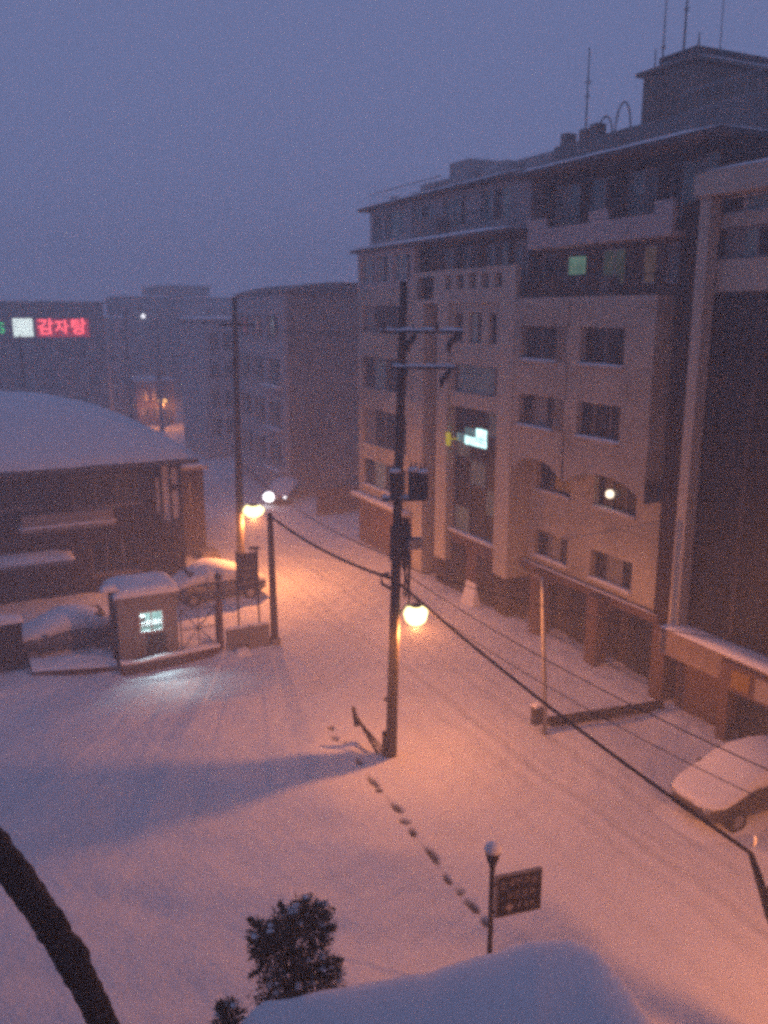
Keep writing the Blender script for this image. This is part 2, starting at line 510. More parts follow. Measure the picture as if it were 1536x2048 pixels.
fr = np.clip((SS - 70) / 40, 0, 1)
HH *= (1 - fr)
me = bpy.data.meshes.new('ground')
nv = NN.size
na, nb = NN.shape
me.vertices.add(nv)
co = np.stack([NN.ravel(), SS.ravel(), HH.ravel()], 1).astype(np.float32)
me.vertices.foreach_set('co', co.ravel())
idx = np.arange(nv).reshape(na, nb)
quads = np.stack([idx[:-1, :-1], idx[1:, :-1], idx[1:, 1:], idx[:-1, 1:]], -1).reshape(-1, 4)
nq = len(quads)
me.loops.add(nq * 4); me.polygons.add(nq)
me.loops.foreach_set('vertex_index', quads.ravel().astype(np.int32))
me.polygons.foreach_set('loop_start', np.arange(0, nq * 4, 4, dtype=np.int32))
me.polygons.foreach_set('use_smooth', np.ones(nq, dtype=bool))
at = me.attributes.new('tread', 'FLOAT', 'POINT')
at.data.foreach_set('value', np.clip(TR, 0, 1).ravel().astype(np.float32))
me.update(); me.validate()
gm = mat('ground_snow', (0.66, 0.66, 0.68), 0.8, 0.08, 0.7, 0.6, 11.0, 0.2)
t_ = gm.node_tree
b_ = t_.nodes['Principled BSDF']
old = b_.inputs['Base Color'].links[0].from_socket
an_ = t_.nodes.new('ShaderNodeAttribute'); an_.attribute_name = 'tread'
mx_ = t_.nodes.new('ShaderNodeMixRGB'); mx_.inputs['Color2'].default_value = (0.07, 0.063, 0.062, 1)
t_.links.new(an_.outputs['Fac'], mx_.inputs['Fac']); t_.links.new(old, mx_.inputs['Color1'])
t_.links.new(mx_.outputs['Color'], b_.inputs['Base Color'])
me.materials.append(gm)
g = bpy.data.objects.new('ground', me)
C.objects.link(g)
g.rotation_euler = (0, 0, STREET)
g['kind'] = 'structure'

# ================================================================== RIGHT HAND BUILDINGS
# ---- apartment block in the middle of the right side
F = 20.5
b1 = Thing('apartment_building', 'pinkish brick apartment block with two window columns, projecting upper floors and white top balcony', 'building', (21.5, 25.5, 0))
wc = [(26.7, 28.95), (23.0, 25.3)]
rows_up = [(11.2, 12.5), (8.6, 9.85)]
rows_lo = [(5.85, 7.15), (3.03, 4.15)]
m = MB()
ops = [(a, b, z0, z1) for a, b in wc for z0, z1 in rows_up]
# two projecting bays with a dark joint between them
wall_open(m, 'N', F, 26.05, 29.4, 7.5, 13.4, 0.3, ops)
wall_open(m, 'N', F, 21.6, 25.95, 7.5, 13.4, 0.3, ops)
m.box(F + 0.3, 21.5, 21.6, 21.8, 7.5, 13.4); m.box(F + 0.3, 21.5, 29.2, 29.4, 7.5, 13.4)
b1.add('upper_wall', m, M['brick_pink'])
m = MB(); m.box(F + 0.12, F + 0.29, 25.95, 26.05, 7.3, 13.4)
b1.add('wall_joint', m, M['brick_dark'])
# scalloped lower edge of the projecting floors
for (s0, s1) in ((26.05, 29.4), (21.6, 25.95)):
    m = MB(); K = 18
    top = []; 
    for i in range(K + 1):
        u = i / K
        z = 6.72 + 0.62 * max(0.0, 1 - abs(2 * u - 1) ** 2.4)
        s = s0 + (s1 - s0) * u
        top.append((s, z))
    for i in range(K):
        (sa, za), (sb, zb) = top[i], top[i + 1]
        vs = [(F, sa, za), (F, sb, zb), (F, sb, 7.5), (F, sa, 7.5), (F + 0.999, sa, za), (F + 0.999, sb, zb), (F + 0.999, sb, 7.5), (F + 0.999, sa, 7.5)]
        m.poly(vs, [(0, 3, 2, 1), (0, 1, 5, 4), (3, 7, 6, 2)])
    b1.add('arched_soffit', m, M['brick_pink'])
m = MB()
ops = [(a, b, z0, z1) for a, b in wc for z0, z1 in rows_lo]
wall_open(m, 'N', 21.5, 21.7, 29.4, 2.75, 7.6, 0.3, ops)
b1.add('lower_wall', m, M['brick_pink'])
m = MB(); m.box(21.9, 30, 20.15, 29.4, 0, 16.4)
b1.add('core', m, M['brick_dark'])
sets = [('glass', 'glass', 'glass'), ('glass', 'blind', 'glass'), ('blind', 'glass'), ('glass', 'glass')]
k = 0
for a, b in wc:
    for z0, z1 in rows_up:
        window(b1, 'N', F, a, b, z0, z1, split=(0.3, 0.68) if k % 2 else (0.5,), panes=[('glass', 'glass', 'glass'), ('glass', 'blind', 'glass'), ('glass',), ('glass', 'glass', 'glass')][k], rec=0.2, seed=k); k += 1
for a, b in wc:
    for z0, z1 in rows_lo:
        window(b1, 'N', 21.5, a, b, z0, z1, split=(0.32, 0.66), panes=('glass', 'blind', 'glass') if z0 < 4 else ('glass',), rec=0.2, seed=k + 20); k += 1
lm = MB(); lm.ball((21.62, 24.55, 6.42), 0.16)
b1.add('lit_lamp', lm, M['spot_warm'], smooth=True)
# ledge above the ground floor, pillars
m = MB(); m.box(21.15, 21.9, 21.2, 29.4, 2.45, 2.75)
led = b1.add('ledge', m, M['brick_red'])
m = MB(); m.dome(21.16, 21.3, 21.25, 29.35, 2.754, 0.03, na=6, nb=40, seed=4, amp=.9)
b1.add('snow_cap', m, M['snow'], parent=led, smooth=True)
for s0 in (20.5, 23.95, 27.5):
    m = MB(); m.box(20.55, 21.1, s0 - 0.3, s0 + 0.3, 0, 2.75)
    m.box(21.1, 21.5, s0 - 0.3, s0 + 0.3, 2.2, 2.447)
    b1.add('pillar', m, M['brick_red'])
for s0, s1, mm in ((21.2, 23.2, 'glass'), (24.6, 26.6, 'wall_dark'), (27.9, 29.0, 'glass')):
    m = MB(); m.box(21.7, 21.88, s0, s1, 0.02, 2.3)
    b1.add('door', m, M[mm])
m = MB(); m.box(21.89, 22.02, 20.2, 29.4, 0, 2.75)
# narrow dark side bay next to the glass-fronted neighbour
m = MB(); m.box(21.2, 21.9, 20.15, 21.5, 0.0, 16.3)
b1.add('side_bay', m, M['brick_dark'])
# sixth floor: recessed windows behind a railing
m = MB(); m.box(F, 21.9, 21.6, 29.4, 13.4, 13.55)
b1.add('terrace_slab', m, M['stone'])
spec6 = [(28.1, 29.2, 'glass'), (26.5, 27.7, 'glass'), (24.4, 25.7, 'lit_pale'), (22.9, 23.6, 'lit_warm'), (21.7, 22.5, 'blind')]
m = MB(); ops6 = [(a, b, 13.95, 15.2) for a, b, _ in spec6]
wall_open(m, 'N', 21.55, 21.6, 29.4, 13.55, 15.35, 0.3, ops6)
b1.add('recessed_wall', m, M['brick_red'])
for i, (a, b, p) in enumerate(spec6):
    window(b1, 'N', 21.55, a, b, 13.95, 15.2, cols=2 if b - a > 1.1 else 1, panes=(p,), sill=False, rec=0.1, fm='white_metal')
m = MB(); m.box(21.64, 21.67, 26.6, 27.6, 14.4, 15.05)
b1.add('lit_pane', m, M['lit_green'])
for s0, s1 in ((21.7, 23.0), (23.1, 25.2), (25.3, 27.2), (27.3, 29.3)):
    railing(b1, 'N', F + 0.1, s0, s1, 13.55, 14.25, step=0.2)
for s0, mm in ((27.4, 'brick_red'), (25.25, 'brick_red'), (24.3, 'booth')):
    m = MB(); m.box(F + 0.3, F + 0.75, s0, s0 + 0.5, 13.55, 14.2)
    b1.add('planter_box', m, M[mm])
# white balcony parapet with railed gaps
m = MB(); m.box(F, 21.9, 21.2, 28.75, 15.35, 15.5)
m.box(F, F + 0.18, 21.2, 28.75, 15.5, 16.05)
for s0, s1 in ((21.2, 22.0), (24.2, 25.2), (27.6, 28.75)):
    m.box(F + 0.002, F + 0.178, s0, s1, 16.05, 16.42)
b1.add('balcony_parapet', m, M['render'])
for s0, s1 in ((22.0, 24.2), (25.2, 27.6)):
    railing(b1, 'N', F + 0.09, s0 + 0.02, s1 - 0.02, 16.05, 16.7, step=0.15)
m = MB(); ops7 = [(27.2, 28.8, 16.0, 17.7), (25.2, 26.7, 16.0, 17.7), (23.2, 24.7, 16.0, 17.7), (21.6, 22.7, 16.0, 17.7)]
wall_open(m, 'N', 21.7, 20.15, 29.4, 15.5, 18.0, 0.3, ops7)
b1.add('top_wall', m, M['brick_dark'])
for i, (a, b, z0, z1) in enumerate(ops7):
    window(b1, 'N', 21.7, a, b, z0, z1, cols=2, panes=(('glass_teal', 'blind'), ('glass', 'glass_teal'), ('blind', 'glass_teal'), ('glass_teal', 'glass'))[i], sill=False, rec=0.1, fm='white_metal')
m = MB(); ops8 = [(18.9, 19.45, 17.3, 17.95), (19.55, 20.1, 17.3, 17.95)]
m.box(21.2, 28, 19.5, 20.14, 17.25, 18.0)
b1.add('overhanging_bay', m, M['brick_dark'])
m = MB(); m.box(21.55, 21.69, 20.25, 21.4, 16.4, 17.75)
b1.add('window', m, M['glass_teal'])
m = MB(); m.box(21.52, 21.55, 20.95, 21.35, 16.4, 17.75)
b1.add('blind_panel', m, M['blind'])
# eave with snow, sloping roof, penthouse
m = MB(); m.box(20.25, 30, 19.35, 29.6, 18.0, 18.16)
b1.add('eave', m, M['roof_dark'])
m = MB(); m.dome(20.22, 22.4, 19.3, 29.6, 18.162, 0.14, na=8, nb=50, seed=5, amp=.35)
b1.add('roof_snow', m, M['snow'], smooth=True)
m = MB(); m.box(22.0, 30, 19.6, 29.3, 18.162, 19.25)
b1.add('roof_parapet', m, M['concrete'])
m = MB(); m.box(22.6, 30, 22.9, 25.2, 19.25, 20.95); m.box(22.45, 30, 22.75, 25.45, 20.95, 21.07)
b1.add('penthouse', m, M['brick_mid'])
m = MB(); m.box(22.7, 29, 22.9, 24.6, 21.07, 21.4)
b1.add('penthouse_roof', m, M['roof_dark'])
m = MB(); m.dome(22.45, 29, 22.75, 25.45, 21.074, 0.1, na=16, nb=16, seed=8)
b1.add('penthouse_snow', m, M['snow'], smooth=True)

# roof masts and hoop
def mast(name, label, n, s, z0, z1, r=0.03, bars=()):
    t = Thing(name, label, 'antenna', (n, s, z0), 'roof antennas')
    m = MB(); m.tube([(n, s, z0), (n, s, z1)], [r, r * 0.6], 6)
    t.add('mast', m, M['dark_metal'])
    for zb, w in bars:
        m = MB(); m.box(n - w, n + w, s - 0.012, s + 0.012, zb - 0.012, zb + 0.012)
        m.box(n - 0.012, n + 0.012, s - w, s + w, zb + 0.03, zb + 0.054)
        t.add('cross_bar', m, M['dark_metal'])
mast('roof_antenna', 'thin tall antenna mast standing left of the rooftop hoops', 22.6, 28.2, 19.25, 22.6, 0.035, ((21.4, .18), (20.9, .12)))
mast('roof_antenna', 'thin antenna mast on the penthouse left of the taller dark mast', 22.75, 24.5, 21.07, 23.6, 0.028, ((21.7, .12),))
mast('roof_antenna', 'tallest dark antenna mast rising from the penthouse roof', 22.75, 23.55, 21.4, 24.6, 0.036, ((22.6, .12),))
mast('roof_antenna', 'short stub antenna right of the tallest mast', 22.8, 22.95, 21.4, 21.8, 0.03)
mast('roof_antenna', 'short stub antenna at the left corner of the penthouse roof', 22.75, 24.85, 21.07, 21.75, 0.03)
mast('roof_antenna', 'faint thin antenna farthest right above the penthouse', 24.0, 23.2, 21.4, 24.3, 0.018)
for lab, s0 in (('arched metal hoop on the roof beside the penthouse', 25.9), ('smaller arched metal hoop left of the larger penthouse hoop', 26.85)):
    m = MB(); m.tube([(22.4, s0 + 0.40 * math.cos(a), 19.26 + (1.0 if s0 < 26 else .7) * math.sin(a)) for a in np.linspace(0, math.pi, 13)], 0.03, 6)
    single('roof_hoop', lab, 'roof hoop', m, M['dark_metal'], (22.4, s0, 19.25), 'roof hoops')

# ---- glass-fronted building at the right edge
b0 = Thing('glass_fronted_building', 'dark glass-fronted building with a pale full-height column at the right edge', 'building', (21.5, 14.5, 0))
m = MB(); m.box(20.3, 20.72, 19.5, 19.9, 2.2, 16.3)
b0.add('column', m, M['stone'])
m = MB(); m.box(21.3, 30, 6, 19.9, 0, 17.0); 
b0.add('core', m, M['wall_dark'])
m = MB(); m.box(20.15, 21.3, 6, 20.05, 16.3, 16.95)
b0.add('fascia', m, M['stone'])
m = MB(); m.dome(20.13, 22.5, 6, 20.08, 16.953, 0.13, na=6, nb=40, seed=11)
b0.add('roof_snow', m, M['snow'], smooth=True)
m = MB(); m.box(20.8, 21.29, 6, 19.89, 15.42, 15.78); m.box(20.8, 21.29, 6, 19.89, 13.6, 14.52)
b0.add('spandrel', m, M['stone'])
for i in range(8):
    s1 = 19.86 - i * 1.1
    window(b0, 'N', 20.8, s1 - 1.06, s1, 15.80, 16.28, cols=1, panes=('glass_teal',) if i % 3 == 1 else ('glass',), sill=False, rec=0.1, fm='white_metal')
    window(b0, 'N', 20.8, s1 - 1.06, s1, 14.54, 15.40, cols=2, panes=('glass', 'glass_teal') if i % 2 else ('blind', 'glass'), sill=False, rec=0.1)
for z0, z1 in ((3.15, 5.7), (5.75, 8.3), (8.35, 10.9), (10.95, 13.58)):
    for i in range(6):
        s1 = 19.46 - i * 1.6
        window(b0, 'N', 20.75, s1 - 1.58, s1, z0, z1, cols=1, panes=('glass',), sill=False, rec=0.1, fm='dark_metal', fw=0.06)
m = MB(); m.box(19.95, 21.3, 6, 19.9, 2.2, 3.05)
sb = b0.add('sign_band', m, M['brick_mid'])
m = MB(); m.dome(19.9, 20.74, 6, 19.9, 3.053, 0.16, na=6, nb=40, seed=12, amp=.3)
b0.add('snow_cap', m, M['snow'], parent=sb, smooth=True)
m = MB(); m.box(19.80, 19.94, 10, 17.2, 2.1, 2.95)
sg = b0.add('shop_sign', m, M['brick_red'])
for a_, b_, z0_, z1_, mm in ((16.1, 16.75, 2.25, 2.8, 'yellow'), (15.2, 15.9, 2.2, 2.85, 'sign_letter'), (14.3, 14.95, 2.25, 2.8, 'yellow'), (13.3, 14.1, 2.2, 2.85, 'sign_letter'), (12.2, 13.0, 2.2, 2.85, 'sign_letter'), (11.0, 11.9, 2.2, 2.85, 'sign_letter')):
    m = MB(); m.box(19.77, 19.797, a_, b_, z0_, z1_)
    lp = b0.add('letter_panel', m, M[mm], parent=sg)
for s0 in (17.35, 15.0, 12.6):
    m = MB(); m.box(20.2, 20.6, s0 - 0.18, s0 + 0.18, 0, 2.19)
    b0.add('shop_pillar', m, M['brick_red'])
for s0, s1, mm in ((17.6, 19.8, 'brick_red'), (15.3, 17.1, 'glass'), (12.9, 14.7, 'glass')):
    m = MB(); m.box(20.75, 20.85, s0, s1, 0.0, 2.19)
    b0.add('shop_front', m, M[mm])

# ---- long building beyond, with the glazed stair tower
b2 = Thing('stair_tower_building', 'pale stone building with tall glazed stair tower and lit window beyond the pinkish block', 'building', (21.5, 37, 0))
m = MB(); m.box(21.7, 31, 29.42, 44.2, 0, 16.3)
b2.add('core', m, M['brick_dark'])
for s0, s1, z0 in ((29.45, 30.5, 1.9), (34.6, 35.6, 1.4)):
    m = MB(); m.box(F, 21.7, s0, s1, z0, 13.4)
    b2.add('pier', m, M['stone'])
    m = MB(); m.box(F + 0.1, 21.69, s0 + 0.05, s1 - 0.05, 0, z0)
    b2.add('pier_base', m, M['brick_dark'])
m = MB(); wall_open(m, 'N', F + 0.15, 30.5, 34.6, 8.85, 13.4, 0.3, [(30.8, 34.4, 9.5, 10.75), (30.9, 31.5, 11.7, 13.0), (32.1, 33.1, 11.7, 13.0), (33.6, 34.4, 11.7, 13.0)])
b2.add('stair_wall', m, M['stone'])
window(b2, 'N', F + 0.15, 30.8, 34.4, 9.5, 10.75, split=(0.1, 0.93), panes=('glass', 'glass_teal', 'glass'), sill=False)
window(b2, 'N', F + 0.15, 30.9, 31.5, 11.7, 13.0, cols=1, sill=False)
window(b2, 'N', F + 0.15, 32.1, 33.1, 11.7, 13.0, cols=2, panes=('glass', 'curtain_green'), sill=False)
window(b2, 'N', F + 0.15, 33.6, 34.4, 11.7, 13.0, cols=1, panes=('brick_dark',), sill=False)
# glazed stair front
gl = window(b2, 'N', F + 0.2, 30.55, 34.55, 3.0, 8.84, cols=3, rows=5, panes=('glass', 'glass_teal', 'glass'), sill=True, rec=0.25, fm='dark_metal')
for a, b, z0, z1, mm in ((31.9, 32.75, 7.15, 7.95, 'lit_cyan'), (32.8, 33.7, 7.15, 7.55, 'lit_cyan'), (32.8, 33.7, 7.6, 7.9, 'lit_cyan_dim'), (33.75, 34.4, 7.2, 7.6, 'lit_cyan_dim')):
    m = MB(); m.box(F + 0.44, F + 0.462, a, b, z0, z1)
    b2.add('lit_pane', m, M[mm], parent=gl)
for z, a, b in ((7.48, 31.9, 34.3), (7.3, 32.0, 32.8)):
    m = MB(); m.tube([(F + 0.43, a, z), (F + 0.43, b, z + 0.12)], 0.02, 6)
    b2.add('glazing_bar', m, M['dark_metal'], parent=gl)
m = MB(); m.box(F - 0.25, F - 0.17, 33.95, 34.25, 7.05, 7.65); m.box(F - 0.17, F + .3, 34.1, 34.15, 7.3, 7.35)
b2.add('projecting_sign', m, M['lit_yellow'])
m = MB(); m.box(F + 0.3, 21.69, 30.5, 34.6, 0, 2.89)
b2.add('entrance_wall', m, M['brick_red'])
m = MB(); m.box(F + 0.24, F + 0.296, 33.2, 34.5, 0.02, 2.4)
b2.add('door', m, M['wall_dark'])
m = MB(); m.box(F + 0.24, F + 0.296, 30.8, 32.2, 0.02, 2.2)
b2.add('door', m, M['brick_dark'])
# dark recess and left bays
m = MB(); m.box(21.2, 21.7, 35.6, 36.9, 0, 13.4)
b2.add('recessed_wall', m, M['brick_red'])
m = MB(); m.box(F, 21.7, 36.9, 37.9, 0, 13.4)
b2.add('pier', m, M['stone'])
bays = [(12.0, 13.35), (9.0, 10.7), (5.95, 7.9), (3.6, 5.1)]
m = MB(); wall_open(m, 'N', F, 37.9, 44.3, 3.0, 14.2, 0.3, [(38.6, 43.8, z0, z1) for z0, z1 in bays])
b2.add('bay_wall', m, M['brick_pink'])
for i, (z0, z1) in enumerate(bays):
    window(b2, 'N', F, 38.6, 43.8, z0, z1, cols=4, panes=('glass', 'glass', 'glass_teal', 'glass') if i % 2 else ('glass', 'glass', 'glass', 'blind'), sill=(i == 3), seed=40 + i)
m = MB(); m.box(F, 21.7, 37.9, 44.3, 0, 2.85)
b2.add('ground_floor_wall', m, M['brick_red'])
m = MB(); m.box(F - 0.5, F + 0.1, 37.9, 44.5, 2.85, 2.995)
led = b2.add('ledge', m, M['stone'])
m = MB(); m.dome(F - 0.52, F - 0.01, 37.9, 44.5, 2.998, 0.14, na=6, nb=30, seed=15)
b2.add('snow_cap', m, M['snow'], parent=led, smooth=True)
m = MB(); wall_open(m, 'N', F, 29.45, 37.88, 13.4, 14.85, 0.25, [(30.4 + i * 1.0, 30.95 + i * 1.0, 14.0, 14.62) for i in range(5)] + [(36.0, 37.6, 13.6, 14.6)])
b2.add('pierced_parapet', m, M['stone'])
m = MB(); m.box(F + 0.27, 21.7, 29.45, 37.88, 13.4, 13.5)
b2.add('terrace_slab', m, M['concrete'])
spec = [(42.3, 43.9, ('glass', 'glass_teal')), (40.4, 42.0, ('curtain_green', 'glass')), (38.3, 40.1, ('glass', 'glass_teal'))]
m = MB(); wall_open(m, 'N', F, 37.9, 44.3, 14.2, 16.1, 0.3, [(a, b, 14.5, 15.85) for a, b, _ in spec])
b2.add('upper_wall', m, M['render'])
for a, b, p in spec:
    window(b2, 'N', F, a, b, 14.5, 15.85, cols=3, panes=p + ('glass_teal',), sill=False, fm='white_metal')
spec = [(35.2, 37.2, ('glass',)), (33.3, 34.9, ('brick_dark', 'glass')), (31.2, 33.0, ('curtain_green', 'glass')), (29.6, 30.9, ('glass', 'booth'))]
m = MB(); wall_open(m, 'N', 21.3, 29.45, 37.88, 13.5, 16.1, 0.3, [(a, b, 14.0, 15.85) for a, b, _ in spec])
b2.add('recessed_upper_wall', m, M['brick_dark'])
for a, b, p in spec:
    window(b2, 'N', 21.3, a, b, 14.0, 15.85, cols=3, panes=p + ('glass_teal',), sill=False, fm='white_metal')
# snow-edged terrace slab and set-back top floor
m = MB(); m.box(F - 0.25, 21.7, 29.7, 44.75, 16.1, 16.25)
b2.add('eave', m, M['roof_dark'])
m = MB(); m.dome(F - 0.28, 21.3, 29.7, 44.75, 16.253, 0.17, na=6, nb=60, seed=17, amp=.3)
b2.add('eave_snow', m, M['snow'], smooth=True)
spec = [(43.0, 44.0, ('glass_teal', 'glass')), (40.6, 42.6, ('glass_teal', 'curtain_green')), (37.6, 39.6, ('glass_teal', 'glass')), (34.6, 36.6, ('glass', 'glass_teal')), (31.2, 33.4, ('curtain_green', 'glass'))]
m = MB(); wall_open(m, 'N', 21.3, 29.7, 44.4, 16.25, 18.3, 0.3, [(a, b, 16.75, 18.1) for a, b, _ in spec])
m.box(21.6, 31, 29.7, 44.2, 16.3, 18.3)
b2.add('top_floor', m, M['render'])
for a, b, p in spec:
    window(b2, 'N', 21.3, a, b, 16.75, 18.1, cols=3, panes=p + ('glass_teal',), sill=False, fm='white_metal')
railing(b2, 'N', 20.75, 30.0, 36.0, 16.42, 17.2, step=0.35)
m = MB(); m.box(20.72, 20.9, 36.2, 38.2, 16.3, 17.25)
b2.add('terrace_parapet', m, M['concrete'])
m = MB(); m.box(20.85, 31, 29.65, 45.0, 18.3, 18.45)
b2.add('roof_eave', m, M['roof_dark'])
m = MB(); m.dome(20.83, 23.5, 29.65, 45.0, 18.453, 0.14, na=6, nb=60, seed=18, amp=.3)
b2.add('roof_snow', m, M['snow'], smooth=True)
for s0, s1, z1, n0 in ((36.4, 38.1, 19.9, 22.5), (38.3, 41.5, 19.35, 22.8), (41.7, 42.4, 19.0, 22.6), (30.0, 36.2, 19.4, 23.0)):
    m = MB(); m.box(n0, n0 + 3, s0, s1, 18.452, z1)
    rb = b2.add('roof_block', m, M['render'])
    m = MB(); m.dome(n0, n0 + 3, s0, s1, z1 + .003, .12, seed=int(s0)); b2.add('snow_cap', m, M['snow'], parent=rb, smooth=True)

for n0, s0, w_, h_ in ((21.9, 33.0, .9, .9), (22.1, 31.2, .6, .6), (22.0, 39.6, .7, .8), (21.9, 43.2, .6, .55)):
    m = MB(); m.lathe((n0 + w_ / 2, s0, 18.455), [(w_ * .5, 0), (w_ * .5, h_ * .8), (w_ * .42, h_ * .92), (w_ * .1, h_)], 14); tk = b2.add('roof_tank', m, M['render'])
railing(b2, 'N', 21.4, 37.0, 44.6, 18.6, 19.2, step=0.5, m='galv')
for s0 in (26.9, 27.5, 28.6):
    m = MB(); m.box(22.05, 22.5, s0, s0 + .4, 19.25, 19.25 + .3 + .2 * (s0 % 1)); b1.add('roof_vent', m, M['concrete'])
railing(b1, 'N', 22.05, 19.7, 22.8, 19.26, 19.9, step=0.4, m='galv')
# low kerb posts and the snow-topped board by the stair entrance
m = MB(); m.poly([(20.0, 31.3, 0), (20.0, 32.3, 0), (20.25, 32.2, 1.15), (20.25, 31.4, 1.15), (20.5, 31.3, 0), (20.5, 32.3, 0)], [(0, 3, 2, 1), (4, 5, 2, 3), (0, 4, 3), (1, 2, 5)])
single('sandwich_board', 'pale snow-covered sandwich board leaning by the stair tower entrance', 'sign board', m, M['snow'], (20.25, 31.8, 0))

# ---- brown building further down the street
b4 = Thing('brown_brick_building', 'hazy brown brick building with blank end wall and low arched roof down the street', 'building', (24, 62, 0))
m = MB(); m.box(21.2, 29.5, 57.3, 68, 0, 14.3)
b4.add('wall', m, M['brick_mid'])
K = 16; vs = []; fs = []
for i in range(K + 1):
    u = i / K; n_ = 20.7 + u * 9.2; z = 14.3 + 0.75 * (1 - abs(2 * u - 1) ** 2.2)
    vs += [(n_, 57.0, 14.302), (n_, 57.0, z), (n_, 68.2, z), (n_, 68.2, 14.302)]
for i in range(K):
    a = i * 4
    fs += [(a, a + 4, a + 5, a + 1), (a + 1, a + 5, a + 6, a + 2), (a + 3, a + 2, a + 6, a + 7)]
b4.add('roof', MB().poly(vs, fs), M['roof_dark'])
rws = [(11.2, 12.8), (8.2, 9.8), (5.2, 6.8), (2.2, 3.9)]
m = MB(); wall_open(m, 'N', 20.9, 57.3, 68, 0, 14.29, 0.29, [(a, a + 2.4, z0, z1) for z0, z1 in rws for a in (58.4, 61.8, 65.0)])
b4.add('street_wall', m, M['render'])
for z0, z1 in rws:
    for a in (58.4, 61.8, 65.0):
        window(b4, 'N', 20.9, a, a + 2.4, z0, z1, cols=2, panes=('glass', 'glass_teal'), sill=True, snow=False)
for z0 in (4.9, 7.9, 1.95):
    m = MB(); m.box(20.3, 20.898, 57.6, 61, z0 - 0.25, z0)
    lg = b4.add('balcony_slab', m, M['render'])
    m = MB(); m.dome(20.3, 20.89, 57.6, 61, z0 + 0.003, 0.12, na=5, nb=12, seed=3)
    b4.add('snow_cap', m, M['snow'], parent=lg, smooth=True)

# garden wall between the two buildings and bank of snow
m = MB(); m.box(20.9, 28, 51.6, 51.85, 0, 1.7); m.box(20.8, 28, 51.5, 51.95, 1.7, 1.8)
single('garden_wall', 'low brown brick wall beside the far stone building, above the snowy side street', 'wall', m, M['brick_red'], (24, 51.7, 0))

# ================================================================== FAR, HAZY BUILDINGS
def far_block(label, n0, n1, s, depth, z, m_, cols, rows, z0=1.5, roof='snow', wmat=('glass', 'blind')):
    t = Thing('distant_building', label, 'building', ((n0 + n1) / 2, s, 0), 'hazy buildings down the street')
    m = MB()
    wz = (z - z0 - 0.6) / rows; ww = (n1 - n0 - 0.6) / cols
    ops = [(n0 + 0.3 + i * ww + ww * .18, n0 + 0.3 + (i + 1) * ww - ww * .18, z0 + j * wz + wz * .25, z0 + (j + 1) * wz - wz * .15) for i in range(cols) for j in range(rows)]
    wall_open(m, 'S', s, n0, n1, 0, z, 0.3, ops)
    t.add('wall', m, M[m_])
    m = MB(); m.box(n0 + .01, n1 - .01, s + 0.3, s + depth, 0, z - 0.02)
    t.add('core', m, M['brick_dark'] if m_ != 'render' else M['render'])
    for i, o in enumerate(ops):
        window(t, 'S', s, *o, cols=2, panes=wmat if (i * 7) % 3 else wmat[::-1], sill=False)
    m = MB(); m.box(n0 - 0.25, n1 + 0.25, s - 0.25, s + depth, z, z + 0.25)
    r = t.add('roof', m, M['concrete'])
    m = MB(); m.dome(n0 - 0.25, n1 + 0.25, s - 0.25, s + depth, z + 0.253, 0.2, na=20, nb=8, seed=int(s))
    t.add('roof_snow', m, M['snow'], parent=r, smooth=True)
    return t
sgn = far_block('hazy low block at the left edge carrying the bright red lettering', -14, 15.9, 100, 12, 13.9, 'brick_red', 9, 4)
sn_ = Thing('illuminated_sign', 'bright red lettered shop sign with white light box at the left edge', 'sign', (9.5, 99.6, 10.3))
m = MB(); m.box(4.6, 14.4, 99.55, 99.74, 10.3, 12.5); sn_.add('backing_panel', m, M['brick_red'])
m = MB(); m.box(8.9, 14.2, 99.50, 99.545, 10.45, 12.35); fc = sn_.add('sign_face', m, M['sign_redface'])
m = MB(); m.box(6.65, 8.55, 99.3, 99.53, 10.55, 12.4); sn_.add('light_box', m, M['sign_white'])
def letter(ch, size, n, s, z, mm):
    me = text_mesh(ch, size, 0.04)
    me.name = 'letter'
    me.materials.clear(); me.materials.append(M[mm])
    o = bpy.data.objects.new('letter', me)
    C.objects.link(o)
    o.parent = sn_.e
    o.location = (n - sn_.o[0], s - sn_.o[1], z - sn_.o[2]); o.rotation_euler = (R(90), 0, 0)
letter('\uac10', 1.75, 9.8, 99.4, 11.42, 'sign_red')
letter('\uc790', 1.55, 11.4, 99.4, 11.40, 'sign_red')
letter('\ud0d5', 1.75, 13.1, 99.4, 11.42, 'sign_red')
letter('S', 1.5, 5.5, 99.4, 11.4, 'sign_green')

far_block('pale narrow hazy block right of the red lettering', 17.0, 20.0, 108, 10, 12.2, 'render', 2, 4)
far_block('tall hazy block bearing the small white lamp', 22.2, 28.4, 125, 12, 14.9, 'concrete', 4, 5)
far_block('tallest hazy block behind the left lamp pole', 28.9, 36.3, 131, 12, 16.6, 'concrete', 4, 5)
far_block('hazy block right behind the tall lamp pole', 29.8, 37.2, 112, 12, 14.6, 'render', 4, 5)
far_block('hazy mid-rise block closing the street left of the brown building', 20.6, 25.0, 77, 9, 12.2, 'render', 3, 4)
far_block('low pale hazy building at the end of the street', 24.8, 29.6, 94, 8, 5.8, 'render', 3, 2, z0=0.4)
far_block('dim wide hazy block filling the gap left of the red lettering', -40, -18, 135, 12, 15.5, 'concrete', 8, 5)
far_block('low hazy house between the lamp glow and the far blocks', 19.6, 24.0, 104, 7, 5.0, 'brick_red', 3, 2, z0=0.4)
